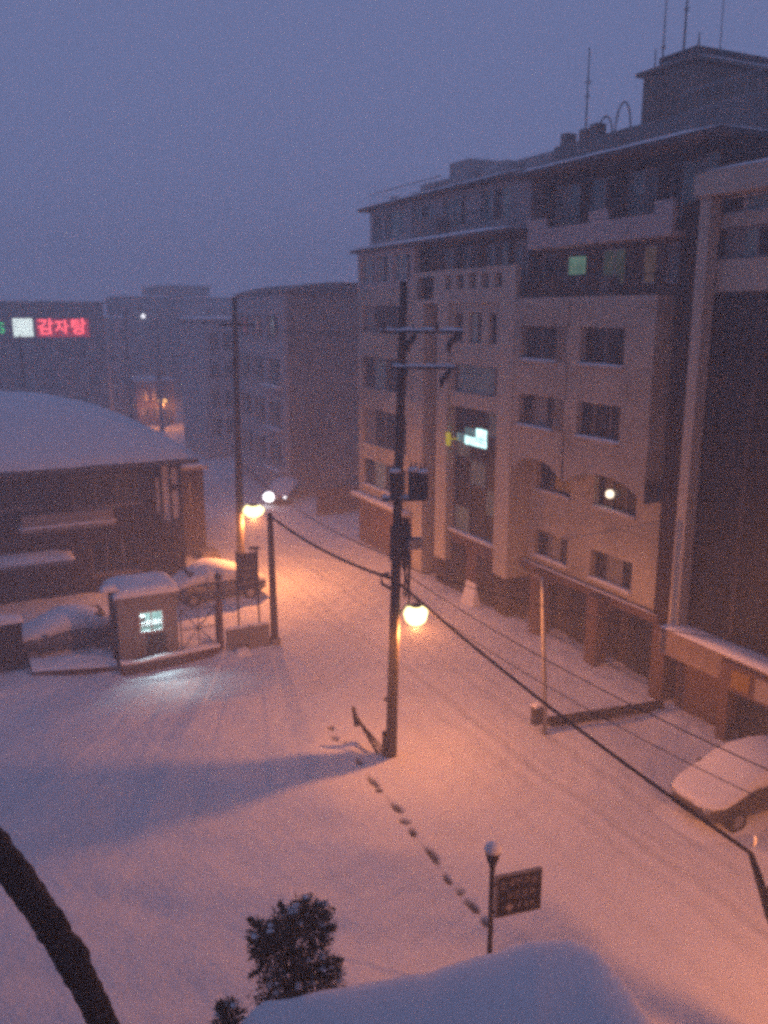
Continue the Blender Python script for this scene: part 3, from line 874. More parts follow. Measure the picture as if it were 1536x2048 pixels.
for lab, n, s, z, mm, r in (('small white lamp high on a far hazy block', 25.0, 124.6, 12.5, 'spot_white', .32), ('faint orange lamp right of the far street lamp', 26.9, 93.7, 3.2, 'dot_orange', .2), ('tiny pale lamp under the end of the red sign', 16.7, 107.4, 9.9, 'dot_orange', .2), ('tiny dim lamp beside the tall lamp pole', 31.2, 111.5, 9.6, 'dot_orange', .1)):
    t = Thing('wall_lamp', lab, 'lamp', (n, s, z))
    m = MB(); m.ball((n, s - 0.25, z), r); t.add('globe', m, M[mm], smooth=True)
    m = MB(); m.tube([(n, s - 0.2, z), (n, s + 0.7, z)], 0.05, 6); t.add('bracket', m, M['dark_metal'])

# ================================================================== HOUSE ON THE LEFT
h = Thing('snowy_roofed_house', 'dark brick house under a broad blue snow-covered hip roof at the left', 'house', (0, 45, 0))
HS = 41.0
pan = [(8.35, 8.5, 3.6, 5.4, 'pale_panel'), (8.66, 8.98, 3.2, 5.9, 'pale_panel'), (9.1, 9.4, 4.95, 5.8, 'pale_panel'), (9.1, 9.4, 3.3, 4.7, 'pale_panel')]
wins = [(5.2, 7.4, 1.0, 2.6), (4.6, 7.6, 4.3, 5.7), (-0.5, 3.2, 4.5, 5.8), (-6, -2, 4.3, 5.7), (-6, -2, 0.8, 2.2)]
m = MB(); wall_open(m, 'S', HS, -16, 9.6, 0, 6.15, 0.3, [p[:4] for p in pan] + wins)
h.add('front_wall', m, M['brick_dark'])
m = MB(); m.box(-15.9, 9.6, HS + 0.3, 50, 0, 6.15)
h.add('core', m, M['brick_dark'])
for a, b, z0, z1, mm in pan:
    window(h, 'S', HS, a, b, z0, z1, cols=1, panes=(mm,), sill=False, fw=0.03, fm='white_metal', rec=0.05)
for i, (a, b, z0, z1) in enumerate(wins):
    window(h, 'S', HS, a, b, z0, z1, cols=3, panes=('glass',), sill=True, snow=False, sm='concrete')
# hip roof (smooth snow sheet) with a dark eave
E0, E1 = -18.0, 10.2
m = MB(); m.box(E0, E1, 40.0, 51.5, 6.1, 6.32)
h.add('eave', m, M['roof_dark'])
m = MB(); NA, NB = 70, 40; vs = []; fs = []
def roof_h(n, s):
    d = min(n - E0, (E1 - n) / 1.6, s - 40.0, 51.5 - s)
    d = max(0.0, d)
    return 6.33 + 0.20 * min(1, (d / 0.25)) ** 0.5 + 2.8 * (1 - (1 - min(1, d / 5.75)) ** 2.0) + 0.03 * math.sin(n * 1.3) * math.sin(s * 1.1 + n * .4)
for i in range(NA + 1):
    u = i / NA
    n_ = E0 + (E1 - E0) * (1 - (1 - u) ** 1.5)
    for j in range(NB + 1):
        v = j / NB; s_ = 40.0 + 11.5 * (v ** 1.3)
        vs.append((n_, s_, roof_h(n_, s_)))
for i in range(NA):
    for j in range(NB):
        o = i * (NB + 1) + j; fs.append((o, o + NB + 1, o + NB + 2, o + 1))
h.add('roof_snow', MB().poly(vs, fs), M['snow'], smooth=True)
# canopies with snow on the front
for n0, n1, s0, z, hh in ((-8, 4.3, 39.6, 2.25, .30), (2.2, 6.3, 40.3, 3.65, .12)):
    m = MB(); m.box(n0, n1, s0, HS, z - 0.18, z)
    c = h.add('canopy', m, M['concrete'])
    m = MB(); m.dome(n0 - .03, n1 + .03, s0 - .03, HS, z + 0.003, hh, na=24, nb=8, seed=int(n1 * 10), amp=.4)
    h.add('snow_cap', m, M['snow'], parent=c, smooth=True)
m = MB(); m.box(2.3, 6.2, 40.32, 40.4, 3.66, 4.25)
h.add('balcony_parapet', m, M['concrete'])
# annex behind
an = Thing('brick_annex', 'narrow brown brick annex behind the right end of the snowy-roofed house', 'building', (10.9, 48, 0))
m = MB(); m.box(9.65, 11.95, 46, 54, 0, 4.75); an.add('wall', m, M['brick_dark'])
m = MB(); m.box(9.62, 12.15, 45.8, 54, 4.75, 4.9); rf = an.add('roof', m, M['concrete'])
m = MB(); m.dome(9.65, 12.15, 45.8, 54, 4.903, 0.22, seed=33); an.add('roof_snow', m, M['snow'], parent=rf, smooth=True)
m = MB(); wz = [(10.3, 11.2, 2.6, 4.0)]
window(an, 'S', 45.86, 10.3, 11.2, 2.6, 4.0, cols=2, panes=('glass',), sill=False)
m = MB(); m.box(11.3, 12.2, 44.2, 45.6, 0, 0.35); m.dome(11.25, 12.25, 44.15, 45.65, 0.35, 0.15, seed=2)
an.add('step', m, M['concrete'])

# ================================================================== GATE AREA
bo = Thing('guard_booth', 'small guard booth with lit greenish window and thick snow on its roof', 'booth', (5.8, 32.4, 0))
b0n, b1n, s0b, s1b = 4.75, 6.95, 31.6, 33.6
wo = (5.52, 6.42, 1.25, 2.08)
m = MB(); wall_open(m, 'S', s0b, b0n, b1n, 0.25, 2.6, 0.08, [wo])
m.box(b0n, b0n + 0.08, s0b + 0.08, s1b, 0.25, 2.6); m.box(b1n - 0.08, b1n, s0b + 0.08, s1b, 0.25, 2.6); m.box(b0n + .08, b1n - .08, s1b - 0.08, s1b, 0.25, 2.6)
bo.add('wall', m, M['booth'])
m = MB(); m.box(b0n - .05, b1n + .05, s0b - .05, s1b + .05, 0, 0.25)
bo.add('base', m, M['concrete'])
m = MB(); m.box(b0n - .1, b1n + .1, s0b - .1, s1b + .1, 2.6, 2.75)
rf = bo.add('roof', m, M['concrete'])
m = MB(); m.dome(b0n - .13, b1n + .13, s0b - .13, s1b + .13, 2.753, 0.32, seed=6, q=.35, amp=.2)
bo.add('roof_snow', m, M['snow'], parent=rf, smooth=True)
m = MB(); m.box(5.75, 6.5, s0b - 0.03, s0b - 0.003, 0.26, 1.15)
bo.add('lower_panel', m, M['dark_metal'])
m = MB(); fw = 0.05
m.box(wo[0], wo[1], s0b + .01, s0b + .06, wo[2], wo[2] + fw); m.box(wo[0], wo[1], s0b + .01, s0b + .06, wo[3] - fw, wo[3])
for x in (wo[0], 5.945, wo[1] - fw): m.box(x, x + fw, s0b + .007, s0b + .057, wo[2] + fw, wo[3] - fw)
m.box(wo[0] + fw, wo[1] - fw, s0b + .013, s0b + .053, 1.60, 1.64)
wf = bo.add('window', m, M['white_metal'])
# inside: lit back wall, shelf, lamp
m = MB(); m.box(b0n + .09, b1n - .09, s1b - .12, s1b - .09, 0.3, 2.55)
bo.add('interior_wall', m, M['curtain_green'])
m = MB(); m.box(b0n + .09, b1n - .09, s0b + .7, s0b + 1.3, 1.22, 1.28); m.box(5.5, 5.9, s0b + .8, s0b + 1.1, 1.28, 1.6)
bo.add('desk', m, M['booth'])
m = MB(); m.box(5.3, 6.4, s0b + 0.75, s0b + 0.95, 2.48, 2.56)
bo.add('ceiling_lamp', m, emit('fluorescent_tube', (0.75, 1.0, 0.95), 5.0))
al = bpy.data.lights.new('booth_light', 'AREA'); al.shape = 'RECTANGLE'; al.size = 1.1; al.size_y = 0.25; al.energy = 260; al.color = (0.66, 0.95, 1.0)
ao = bpy.data.objects.new('booth_light', al); C.objects.link(ao); ao.parent = bo.e
ao.location = (5.85 - 5.8, s0b + 0.85 - 32.4, 2.46)
ao.rotation_euler = (R(-25), 0, 0)
m = MB(); m.tube([(4.62, 31.9, 0), (4.62, 31.9, 2.95)], 0.09, 10)
po = Thing('gate_post', 'dark snow-capped post against the left side of the guard booth', 'post', (4.62, 31.9, 0))
po.add('shaft', m, M['dark_metal'], smooth=True)
m = MB(); m.box(4.3, 4.8, 31.75, 32.05, 2.95, 3.0); po.add('cap', m, M['dark_metal'])
m = MB(); m.dome(4.25, 4.85, 31.65, 32.15, 3.002, 0.2, seed=2, q=.5); po.add('snow_cap', m, M['snow'], smooth=True)

# kerb ledge under booth and to its left
def ledge(label, pts, w, hgt, seed):
    m = MB(); 
    for (a, b), (c, d) in zip(pts[:-1], pts[1:]):
        vs = [(a, b, 0), (c, d, 0), (c, d, hgt), (a, b, hgt), (a, b + w, 0), (c, d + w, 0), (c, d + w, hgt), (a, b + w, hgt)]
        m.poly(vs, [(0, 1, 2, 3), (7, 6, 5, 4), (3, 2, 6, 7), (0, 3, 7, 4), (1, 5, 6, 2)])
    t = Thing('kerb_ledge', label, 'kerb', (pts[0][0], pts[0][1], 0), 'kerbs by the booth')
    t.add('kerb', m, M['brick_red'])
    m = MB(); vs = []; fs = []; q = 12
    k = 0
    for i in range(len(pts) * 6 - 5):
        u = i / 6; j = min(int(u), len(pts) - 2); f = u - j
        n_ = pts[j][0] + (pts[j + 1][0] - pts[j][0]) * f; s_ = pts[j][1] + (pts[j + 1][1] - pts[j][1]) * f
        for jj in range(q + 1):
            v = jj / q
            vs.append((n_, s_ - .02 + (w + .02) * v, hgt + 0.004 + (0.11 + .03 * math.sin(n_ * 4 + seed)) * (1 - abs(2 * v - 1) ** 4) ** .5))
        k += 1
    for i in range(k - 1):
        for jj in range(q):
            o = i * (q + 1) + jj; fs.append((o, o + q + 1, o + q + 2, o + 1))
    m.poly(vs, fs)
    t.add('snow_cap', m, M['snow'], smooth=True)
ledge('snow-topped kerb running left from the guard booth', [(1.7, 32.2), (3.2, 31.75), (4.6, 31.35)], 1.3, 0.22, 1)
ledge('dark low plinth in front of the guard booth and gate', [(4.65, 30.95), (5.2, 30.85), (6.8, 31.0), (8.45, 31.15)], 0.3, 0.38, 2)
m = MB(); m.box(-4, 1.55, 33.2, 33.6, 0, 1.75); m.box(-4, 1.6, 33.1, 33.7, 1.75, 1.85)
wl = Thing('boundary_wall', 'dark boundary wall at the left edge beside the snowed-in car', 'wall', (-1, 33.4, 0))
wl.add('wall', m, M['brick_dark'])
m = MB(); m.dome(-4, 1.62, 33.08, 33.72, 1.853, 0.28, na=24, seed=9); wl.add('snow_cap', m, M['snow'], smooth=True)

# gate with crossed bars
ga = Thing('steel_gate', 'thin steel gate with crossing diagonal bars right of the guard booth', 'gate', (7.8, 31.5, 0))
gp = [(7.02, 31.5), (8.45, 31.45)]
z0, z1 = 0.35, 1.95
def bar(a, b, r=0.022, nm='bar'):
    m = MB(); m.tube([a, b], r, 6); ga.add(nm, m, M['dark_metal'])
P0 = lambda u, z: (7.04 + 1.36 * u, 31.5, z)
bar(P0(0, z0), P0(1, z0), .025, 'bottom_rail'); bar(P0(0, z1), P0(1, z1), .02, 'top_rail')
bar(P0(0, 1.15), P0(1, 1.15)); bar(P0(.5, z0), P0(.5, z1)); bar(P0(0, z0), P0(1, z1)); bar(P0(0, z1), P0(1, z0))
for u in (0.0, 1.0): bar(P0(u, 0.0), P0(u, z1 + .02), .03, 'stile')
gpst = Thing('gate_pillar', 'slim dark gate pillar with a lamp knob between gate and low wall', 'post', (8.55, 31.5, 0))
m = MB(); m.box(8.46, 8.66, 31.4, 31.6, 0, 2.15); gpst.add('shaft', m, M['brick_red'])
m = MB(); m.tube([(8.56, 31.5, 2.15), (8.56, 31.5, 3.0)], .05, 8); gpst.add('stem', m, M['dark_metal'])
m = MB(); m.ball((8.56, 31.5, 3.1), .15); gpst.add('knob', m, M['dark_metal'], smooth=True)
m = MB(); m.dome(8.0, 8.5, 31.9, 32.5, 0.0, 0.45, q=.6, p=2.5, seed=4)
single('snow_heap', 'bright little heap of snow just behind the steel gate', 'snow heap', m, M['snow'], (8.2, 32.2, 0), smooth=True)

# low panelled wall
lw = Thing('panel_wall', 'low dull concrete panel wall between gate pillar and slim pole', 'wall', (9.6, 31.2, 0))
for n0, n1 in ((8.72, 9.6), (9.64, 10.45)):
    m = MB(); m.box(n0, n1, 31.15, 31.3, 0, 0.98); lw.add('panel', m, M['concrete'])
m = MB(); m.box(9.58, 9.68, 31.08, 31.34, 0, 1.06); lw.add('post', m, M['concrete'])
m = MB(); m.dome(8.7, 10.47, 31.12, 31.33, 1.0, 0.07, na=20, nb=5, seed=5); lw.add('snow_cap', m, M['snow'], smooth=True)
m = MB(); m.dome(8.9, 9.55, 30.55, 31.1, 0, .5, p=2.4, q=.6, amp=.8, seed=8)
single('snowy_shrub', 'small snowy shrub mound in front of the low panel wall', 'shrub', m, M['snow'], (9.2, 30.8, 0), smooth=True)

# notice board on two posts
nb_ = Thing('notice_board', 'dark blue upright notice board on two thin posts behind the panel wall', 'notice board', (9.9, 31.6, 0))
for n_ in (9.38, 10.22):
    m = MB(); m.tube([(n_, 31.7, 0), (n_, 31.7, 3.95)], .04, 8); nb_.add('post', m, M['dark_metal'])
m = MB(); m.box(9.42, 10.18, 31.63, 31.69, 2.35, 3.85); bd = nb_.add('board', m, M['sign_blue'])
for z in (3.2, 2.9, 2.6):
    m = MB(); m.box(9.55, 10.05, 31.61, 31.628, z, z + 0.1); nb_.add('printed_line', m, M['paint_grey'], parent=bd)
m = MB(); m.box(9.9, 10.3, 31.58, 31.74, 3.95, 4.05); nb_.add('top_bracket', m, M['dark_metal'])

# ================================================================== POLES
def cyl_pole(name, label, n, s, hgt, r0, r1, lean=(0, 0), group='street poles', m_='pole'):
    t = Thing(name, label, 'pole', (n, s, 0), group)
    m = MB()
    m.tube([(n + lean[0] * u, s + lean[1] * u, hgt * u - 0.15 * (u == 0)) for u in np.linspace(0, 1, 9)], [r0 + (r1 - r0) * u for u in np.linspace(0, 1, 9)], 14)
    t.add('shaft', m, M[m_], smooth=True)
    return t

LX, LS = 0.32 * CA, -0.32 * SA          # the centre pole leans slightly to the right
pn, ps = 10.77, 21.14
cp = cyl_pole('utility_pole', 'tall central concrete utility pole with transformers and lit orange lamp', pn, ps, 13.8, 0.175, 0.10, (LX, LS))
def pc(z): return (pn + LX * z / 13.8, ps + LS * z / 13.8)
rt = (CA, -SA)                             # screen-right direction in street coordinates
def arm(z, l0, l1, nm='crossarm', th=.035):
    a = pc(z); 
    m = MB(); o = (0.16 * SA, 0.16 * CA)
    p0 = Vector((a[0] + rt[0] * l0 - o[0], a[1] + rt[1] * l0 - o[1], z)); p1 = Vector((a[0] + rt[0] * l1 - o[0], a[1] + rt[1] * l1 - o[1], z))
    d = (p1 - p0).normalized(); q = Vector((0, 0, 1)).cross(d) * th; u = Vector((0, 0, th))
    vs = [p0 - q - u, p0 + q - u, p0 + q + u, p0 - q + u, p1 - q - u, p1 + q - u, p1 + q + u, p1 - q + u]
    m.poly(vs, [(0, 3, 2, 1), (4, 5, 6, 7), (0, 1, 5, 4), (1, 2, 6, 5), (2, 3, 7, 6), (3, 0, 4, 7)])
    ob = cp.add(nm, m, M['dark_metal'])
    m = MB()
    s_ = 14; vs = []; fs = []
    for i in range(s_ + 1):
        p = p0.lerp(p1, i / s_)
        hh = 0.07 * (1 + .4 * math.sin(i * 1.7))
        vs += [p - q * 1.0 + u * 1.05, p + u + Vector((0, 0, hh)), p + q * 1.0 + u * 1.05]
    for i in range(s_):
        o_ = i * 3; fs += [(o_, o_ + 3, o_ + 4, o_ + 1), (o_ + 1, o_ + 4, o_ + 5, o_ + 2)]
    m.poly(vs, fs); cp.add('snow_line', m, M['snow'], parent=ob, smooth=True)
    return p0, p1
q0, q1 = arm(12.5, -0.6, 1.6)
arm(11.55, -0.25, 1.45)
for z, l in ((12.5, 0.35), (12.5, 1.45), (11.55, 0.15), (11.55, 1.3)):
    a = pc(z); p = Vector((a[0] + rt[0] * l - .16 * SA, a[1] + rt[1] * l - .16 * CA, z - .05))
    m = MB(); m.tube([p, p + Vector((-rt[0] * .08, -rt[1] * .08, -.14)), p + Vector((-rt[0] * .2, -rt[1] * .2, -.26)), p + Vector((-rt[0] * .24, -rt[1] * .24, -.48))], [.05, .09, .085, .04], 8)
    cp.add('insulator', m, M['dark_metal'], smooth=True)
for z, l in ((12.6, -0.5), (12.6, 0.9)):
    a = pc(z); p = Vector((a[0] + rt[0] * l - .16 * SA, a[1] + rt[1] * l - .16 * CA, z - .06))
    m = MB(); m.lathe(p, [(.02, 0), (.05, .02), (.06, .1), (.03, .14), (.05, .18), (.01, .24)], 8)
    cp.add('pin_insulator', m, M['dark_metal'], smooth=True)
# transformers
for l, dz in ((-0.20, 0.0), (0.30, 0.03), (0.56, -0.02)):
    a = pc(8.4); c = (a[0] + rt[0] * l + .05, a[1] + rt[1] * l - .15, 7.85 + dz)
    m = MB(); m.lathe(c, [(.13, .1), (.155, .14), (.155, .78), (.17, .80), (.17, .85), (.08, .92), (.04, .92)], 16)
    tr = cp.add('transformer', m, M['dark_metal'], smooth=False)
    m = MB(); m.lathe((c[0], c[1], c[2] + .86), [(.17, 0), (.165, .05), (.12, .10), (.02, .12)], 16); cp.add('snow_cap', m, M['snow'], parent=tr, smooth=True)
    for dx in (-.07, .07):
        m = MB(); m.tube([(c[0] + dx, c[1], c[2] + .9), (c[0] + dx, c[1], c[2] + 1.12)], [.035, .02], 6); cp.add('bushing', m, M['dark_metal'], parent=tr)
arm(7.95, -0.45, 0.75, 'transformer_beam', .045)
# brackets, boxes and coiled cables around the middle
a = pc(6.9); m = MB(); m.box(a[0] - .28, a[0] + .28, a[1] - .3, a[1] - .12, 6.2, 7.2); cp.add('junction_box', m, M['dark_metal'])
a = pc(6.5); m = MB(); m.box(a[0] + .12, a[0] + .55, a[1] - .55, a[1] - .3, 6.55, 6.85); cp.add('splice_case', m, M['galv'])
for k in range(5):
    a = pc(6); p = Vector((a[0] + rt[0] * .22, a[1] + rt[1] * .22, 0))
    m = MB(); m.tube([p + Vector((.02 * k - .05, -.05 * k, 7.4)), p + Vector((.10 + .03 * k, -.05, 6.7)), p + Vector((-.02 + .03 * k, .05, 6.0)), p + Vector((.1 * math.sin(k), -.1, 5.5 - .1 * k)), p + Vector((.05, 0, 5.0))], .018, 5)
    cp.add('loose_cable', m, M['cable'])
a = pc(5.2); m = MB(); p = Vector((a[0] + rt[0] * .38, a[1] + rt[1] * .38, 0)); m.tube([p + Vector((0, 0, 6.3)), p + Vector((0.01, 0, 4.75))], [.05, .03], 8); cp.add('conduit', m, M['dark_metal'])
m = MB(); m.tube([p + Vector((0, 0, 6.0)), (pc(6.0)[0], pc(6.0)[1], 6.0)], .025, 6); cp.add('conduit_clip', m, M['dark_metal'])
a = pc(5.6); m = MB(); m.tube([(a[0] - rt[0] * .18, a[1] - rt[1] * .18, 5.75), (a[0] - rt[0] * .42, a[1] - rt[1] * .42, 5.72), (a[0] - rt[0] * .40, a[1] - rt[1] * .40, 5.45), (a[0] - rt[0] * .15, a[1] - rt[1] * .15, 5.3)], .05, 8); cp.add('cable_clamp', m, M['dark_metal'])
a = pc(2.2); m = MB(); m.tube([(a[0] - rt[0] * .1, a[1] - rt[1] * .1, 1.9), (a[0] - rt[0] * .26, a[1] - rt[1] * .26, 1.88)], .06, 8); cp.add('step_bolt', m, M['dark_metal'])
m = MB(); m.tube([(pn - rt[0] * .22, ps - rt[1] * .22 - .02, 0), (pn - rt[0] * .2, ps - rt[1] * .2, .85)], .06, 8); cp.add('ground_wire_guard', m, M['dark_metal'])

def lantern(t, base_n, base_s, z, dn, ds, power, lens='lens_orange', org=None, r=0.26, zt=0.12, wide=1.0):
    """bracket arm + lantern housing + glowing bowl + its light"""
    m = MB(); m.tube([(base_n, base_s, z - 0.25), (base_n + dn * .5, base_s + ds * .5, z + .22), (base_n + dn, base_s + ds, z + .2)], .03, 8); ar = t.add('lamp_arm', m, M['galv'])
    c = (base_n + dn, base_s + ds, z)
    m = MB(); m.lathe((c[0], c[1], c[2] + .15), [(r * .5, 0), (r * .42, .05), (r * .3, .08), (.04, .1)], 16); hd = t.add('lamp_housing', m, M['dark_metal'], smooth=True)
    m = MB(); m.lathe((c[0], c[1], c[2] - .42), [(.03, 0), (r * .55, .04), (r * .9, .16), (r * 1.05, .32), (r * 1.0, .42), (r * .8, .52), (r * .5, .56)], 18); m.v = [(c[0] + (a - c[0]) * f, c[1] + (q - c[1]) * f, w) for a, q, w in m.v for f in [1 + .05 * math.sin(5 * math.atan2(q - c[1], a - c[0]) + w * 9) + .04 * math.sin(w * 23 + a * 4)]]  # glowing bowl enlarged and made uneven to imitate the lamp's flare
    b = t.add('lamp_bowl', m, M[lens], parent=hd, smooth=True)
    lo = sodium(t.e, (c[0] - t.o[0], c[1] - t.o[1], z - zt - 0.40), power, wide=wide)
    return lo
ln, ls = pc(4.3)
lantern(cp, ln, ls, 4.55, 0.64, -0.10, 2350, r=.33)

# leaning guy brackets and a half-buried stub beside the pole
gy = Thing('guy_rods', 'dark bent guy rods leaning out of the snow left of the central pole', 'guy rods', (pn - .3, ps + .2, 0))
bp_ = Vector((pn - .3 * CA, ps + .3 * SA + .1, 0.0)); tp = Vector((pn - 0.95 * CA, ps + 0.95 * SA + .45, 1.35))
for k, (r, o, nm) in enumerate(((.045, 0, 'rod'), (.03, .16, 'rod'), (.02, .3, 'wire'))):
    m = MB(); m.tube([bp_ + Vector((o, 0, 0)), tp + Vector((o * .4, 0, -o * .9))], r, 6); gy.add(nm, m, M['bark'])
m = MB(); m.tube([tp + Vector((.02, 0, .1)), tp + Vector((.15, .02, -.55))], [.05, .09], 6); gy.add('clamp', m, M['bark'])
m = MB(); m.ball((9.95, 22.0, 0.12), .22, sq=.8)
single('snow_covered_stub', 'small snow-covered stub beside the pole shadow', 'stub', m, M['snow'], (9.95, 22.0, 0), smooth=True)

# slim pole at the gate corner
p2 = cyl_pole('slim_pole', 'dark slim pole at the end of the low panel wall by the gate', 10.68, 31.2, 5.45, 0.16, 0.11, (-.05, 0))
m = MB(); m.box(10.5, 10.86, 31.0, 31.4, 0, .35); p2.add('footing', m, M['concrete'])
# pole with second lamp
p3 = cyl_pole('lamp_pole', 'tall pole with lit orange lamp behind the snowed-in car near the gate', 11.89, 39.48, 13.7, 0.2, 0.11, (.15, -.1))
lantern(p3, 11.95, 39.44, 3.85, 0.55, -0.35, 4800, r=0.48, wide=.15)
m = MB(); m.box(11.3, 12.9, 39.3, 39.38, 12.4, 12.5); p3.add('crossarm', m, M['dark_metal'])
# far lamp pole
p4 = cyl_pole('far_lamp_pole', 'hazy far pole standing before an orange lamp glow above the snowy roof', 21.3, 99.1, 12.2, 0.25, 0.14)
m = MB(); m.box(20.6, 22.0, 98.95, 99.05, 11.2, 11.35); p4.add('crossarm', m, M['dark_metal'])
m = MB(); m.box(20.9, 21.8, 98.8, 98.95, 5.8, 6.8); p4.add('transformer', m, M['dark_metal'])
p5 = Thing('far_street_lamp', 'orange street lamp glowing just behind the hazy far pole', 'street lamp', (21.6, 100.2, 0))
m = MB(); m.tube([(21.9, 100.6, 0), (21.9, 100.6, 4.0)], .08, 8); p5.add('post', m, M['dark_metal'])
lantern(p5, 21.9, 100.6, 3.3, -0.2, -0.6, 1500, 'lens_orange_far', r=.5)
# thin poles above the house roof
cyl_pole('far_thin_pole', 'faint thin pole rising behind the snowy roof below the white light box', 4.5, 62, 11.6, .08, .05, group='faint poles')
cyl_pole('far_thin_pole', 'faint pole rising behind the snowy roof at the pale narrow block', 15.6, 86, 13.2, .16, .1, group='faint poles')

# small steel pole right of the road
sp = cyl_pole('steel_pole', 'thin steel pole with small box near its foot right of the road', 15.81, 20.29, 5.2, .085, .06, (-.27, .12), m_='galv')
m = MB(); m.box(15.42, 15.68, 20.3, 20.55, .35, .95); sp.add('meter_box', m, M['dark_metal'])
m = MB(); m.dome(15.4, 15.7, 20.28, 20.57, .953, .08, seed=1); sp.add('snow_cap', m, M['snow'], smooth=True)

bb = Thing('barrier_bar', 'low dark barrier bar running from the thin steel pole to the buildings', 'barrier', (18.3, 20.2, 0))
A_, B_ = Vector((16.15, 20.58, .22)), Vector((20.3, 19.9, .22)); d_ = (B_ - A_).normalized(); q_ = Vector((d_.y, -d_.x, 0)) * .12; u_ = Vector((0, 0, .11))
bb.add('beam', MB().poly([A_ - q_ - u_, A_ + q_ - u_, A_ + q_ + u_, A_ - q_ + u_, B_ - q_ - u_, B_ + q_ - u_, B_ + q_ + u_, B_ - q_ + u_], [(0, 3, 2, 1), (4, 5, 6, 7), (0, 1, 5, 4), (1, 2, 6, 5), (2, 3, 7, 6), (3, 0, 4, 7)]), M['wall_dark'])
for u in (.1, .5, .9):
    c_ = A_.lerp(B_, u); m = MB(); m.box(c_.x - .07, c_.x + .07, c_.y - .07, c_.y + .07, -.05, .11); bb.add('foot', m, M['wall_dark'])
# pole just outside the frame on the right, its lamp lights the lower right corner
def ns(X, Y): return (CA * X + SA * Y, -SA * X + CA * Y)
rp = ns(7.7, 12.5)
p6 = cyl_pole('near_lamp_pole', 'near concrete lamp pole just beyond the right edge', rp[0], rp[1], 9.0, .17, .12)
d6 = ns(8.8, 11.7)
lantern(p6, rp[0], rp[1], 5.4, d6[0] - rp[0], d6[1] - rp[1], 3400, wide=.03).data.shadow_soft_size = .2

# ================================================================== CABLES
def cable(name, label, pts, r, sag=0.0, seg=14, group='overhead cables', m_='cable', wob=0.0):
    out = []
    for i in range(len(pts) - 1):
        a, b = Vector(pts[i]), Vector(pts[i + 1])
        for k in range(seg + (i == len(pts) - 2)):
            u = k / seg
            p = a.lerp(b, u); p.z -= sag * 4 * u * (1 - u)
            if wob: p += Vector((random.uniform(-wob, wob), random.uniform(-wob, wob), random.uniform(-wob, wob)))
            out.append(p)
    m = MB(); m.tube(out, r, 6)
    return single(name, label, 'cable', m, M[m_], tuple(out[0]), group, smooth=True)
c_at = pc(5.6)
e1 = ns(6.5, 13.66); e2 = ns(6.72, 13.2); e3 = ns(7.0, 12.85); e4 = ns(7.55, 12.55)
cable('power_cable', 'thick black cable bundle from the slim gate pole to the central pole', [(10.63, 31.2, 5.35), (c_at[0] - .1, c_at[1] + .1, 5.6)], .045, .25)
cable('power_cable', 'thickest black cable running from the central pole to the lower right edge', [(c_at[0] + .1, c_at[1] - .1, 5.45), (e1[0], e1[1], 3.66)], .04, .2, 24)
m = MB()
single('cable_drop', 'thick dark cable drop curling downward at the right edge', 'cable', MB().tube([(e1[0], e1[1], 3.66), ((e1[0] + e2[0]) / 2 - .02, (e1[1] + e2[1]) / 2, 3.3), (e2[0], e2[1], 2.75), (e3[0], e3[1], 2.0), (e4[0], e4[1], 1.5)], [.05, .075, .07, .06, .06], 8), M['cable'], (e1[0], e1[1], 3.6), smooth=True)
q = ns(6.75, 13.5)
single('cable_loop', 'short dark looped cable beside the cable drop at the right edge', 'cable', MB().tube([(e2[0] + .02, e2[1], 2.95), (q[0] + .08, q[1], 3.0), (q[0] + .2, q[1] - .1, 3.3), (q[0] + .35, q[1] - .2, 3.25), (rp[0] - .1, rp[1], 3.1)], .05, 8), M['cable'], (q[0], q[1], 3.0), smooth=True)
q = ns(6.60, 13.80)
single('snow_on_cable', 'pale upright tuft of snow caught on the cable at the right edge', 'snow clump', MB().ball((q[0], q[1], 3.80), .05, sq=2.4), M['snow'], (q[0], q[1], 3.6), smooth=True)
e5 = ns(7.7, 13.0)
cable('power_cable', 'thin black wire above the thickest cable, right of the central pole', [(c_at[0] + .3, c_at[1] - .1, 5.7), (rp[0] - .05, rp[1] + .15, 5.2)], .014, .3, 24)
cable('power_cable', 'thin wire running close below the thin upper wire to the right edge', [(c_at[0] + .2, c_at[1] - .1, 5.2), (rp[0] - .02, rp[1] + .16, 4.6)], .010, .35, 24)
for lab_, l_, z_ in (('faint line from the top crossarm end on the left to the lamp pole', -.5, 12.7), ('faint line from the top crossarm middle to the lamp pole', .9, 12.7), ('faint line from the top crossarm end on the right to the lamp pole', 1.45, 12.6)):
    a_ = pc(12.5)
    cable('power_line', lab_, [(a_[0] + rt[0] * l_ - .16 * SA, a_[1] + rt[1] * l_ - .16 * CA, z_), (11.95 + l_ * .5, 39.35, 12.55)], .007, .35, 16, group='faint power lines')
cable('power_cable', 'thin wire crossing the snow nearest to the right-hand buildings', [(c_at[0] + .35, c_at[1] - .1, 5.9), (19.0, 11.0, 5.5)], .012, .5, 24)
cable('power_cable', 'thin wire between central pole and far lamp pole by the gate', [(pc(6.2)[0], pc(6.2)[1], 6.2), (11.95, 39.4, 6.2)], .015, .5, 20)
cable('power_cable', 'pale snow-laden wire from the steel pole top to the stair tower', [(15.55, 20.4, 5.15), (20.45, 31.0, 2.9)], .012, .15, 14, m_='galv')

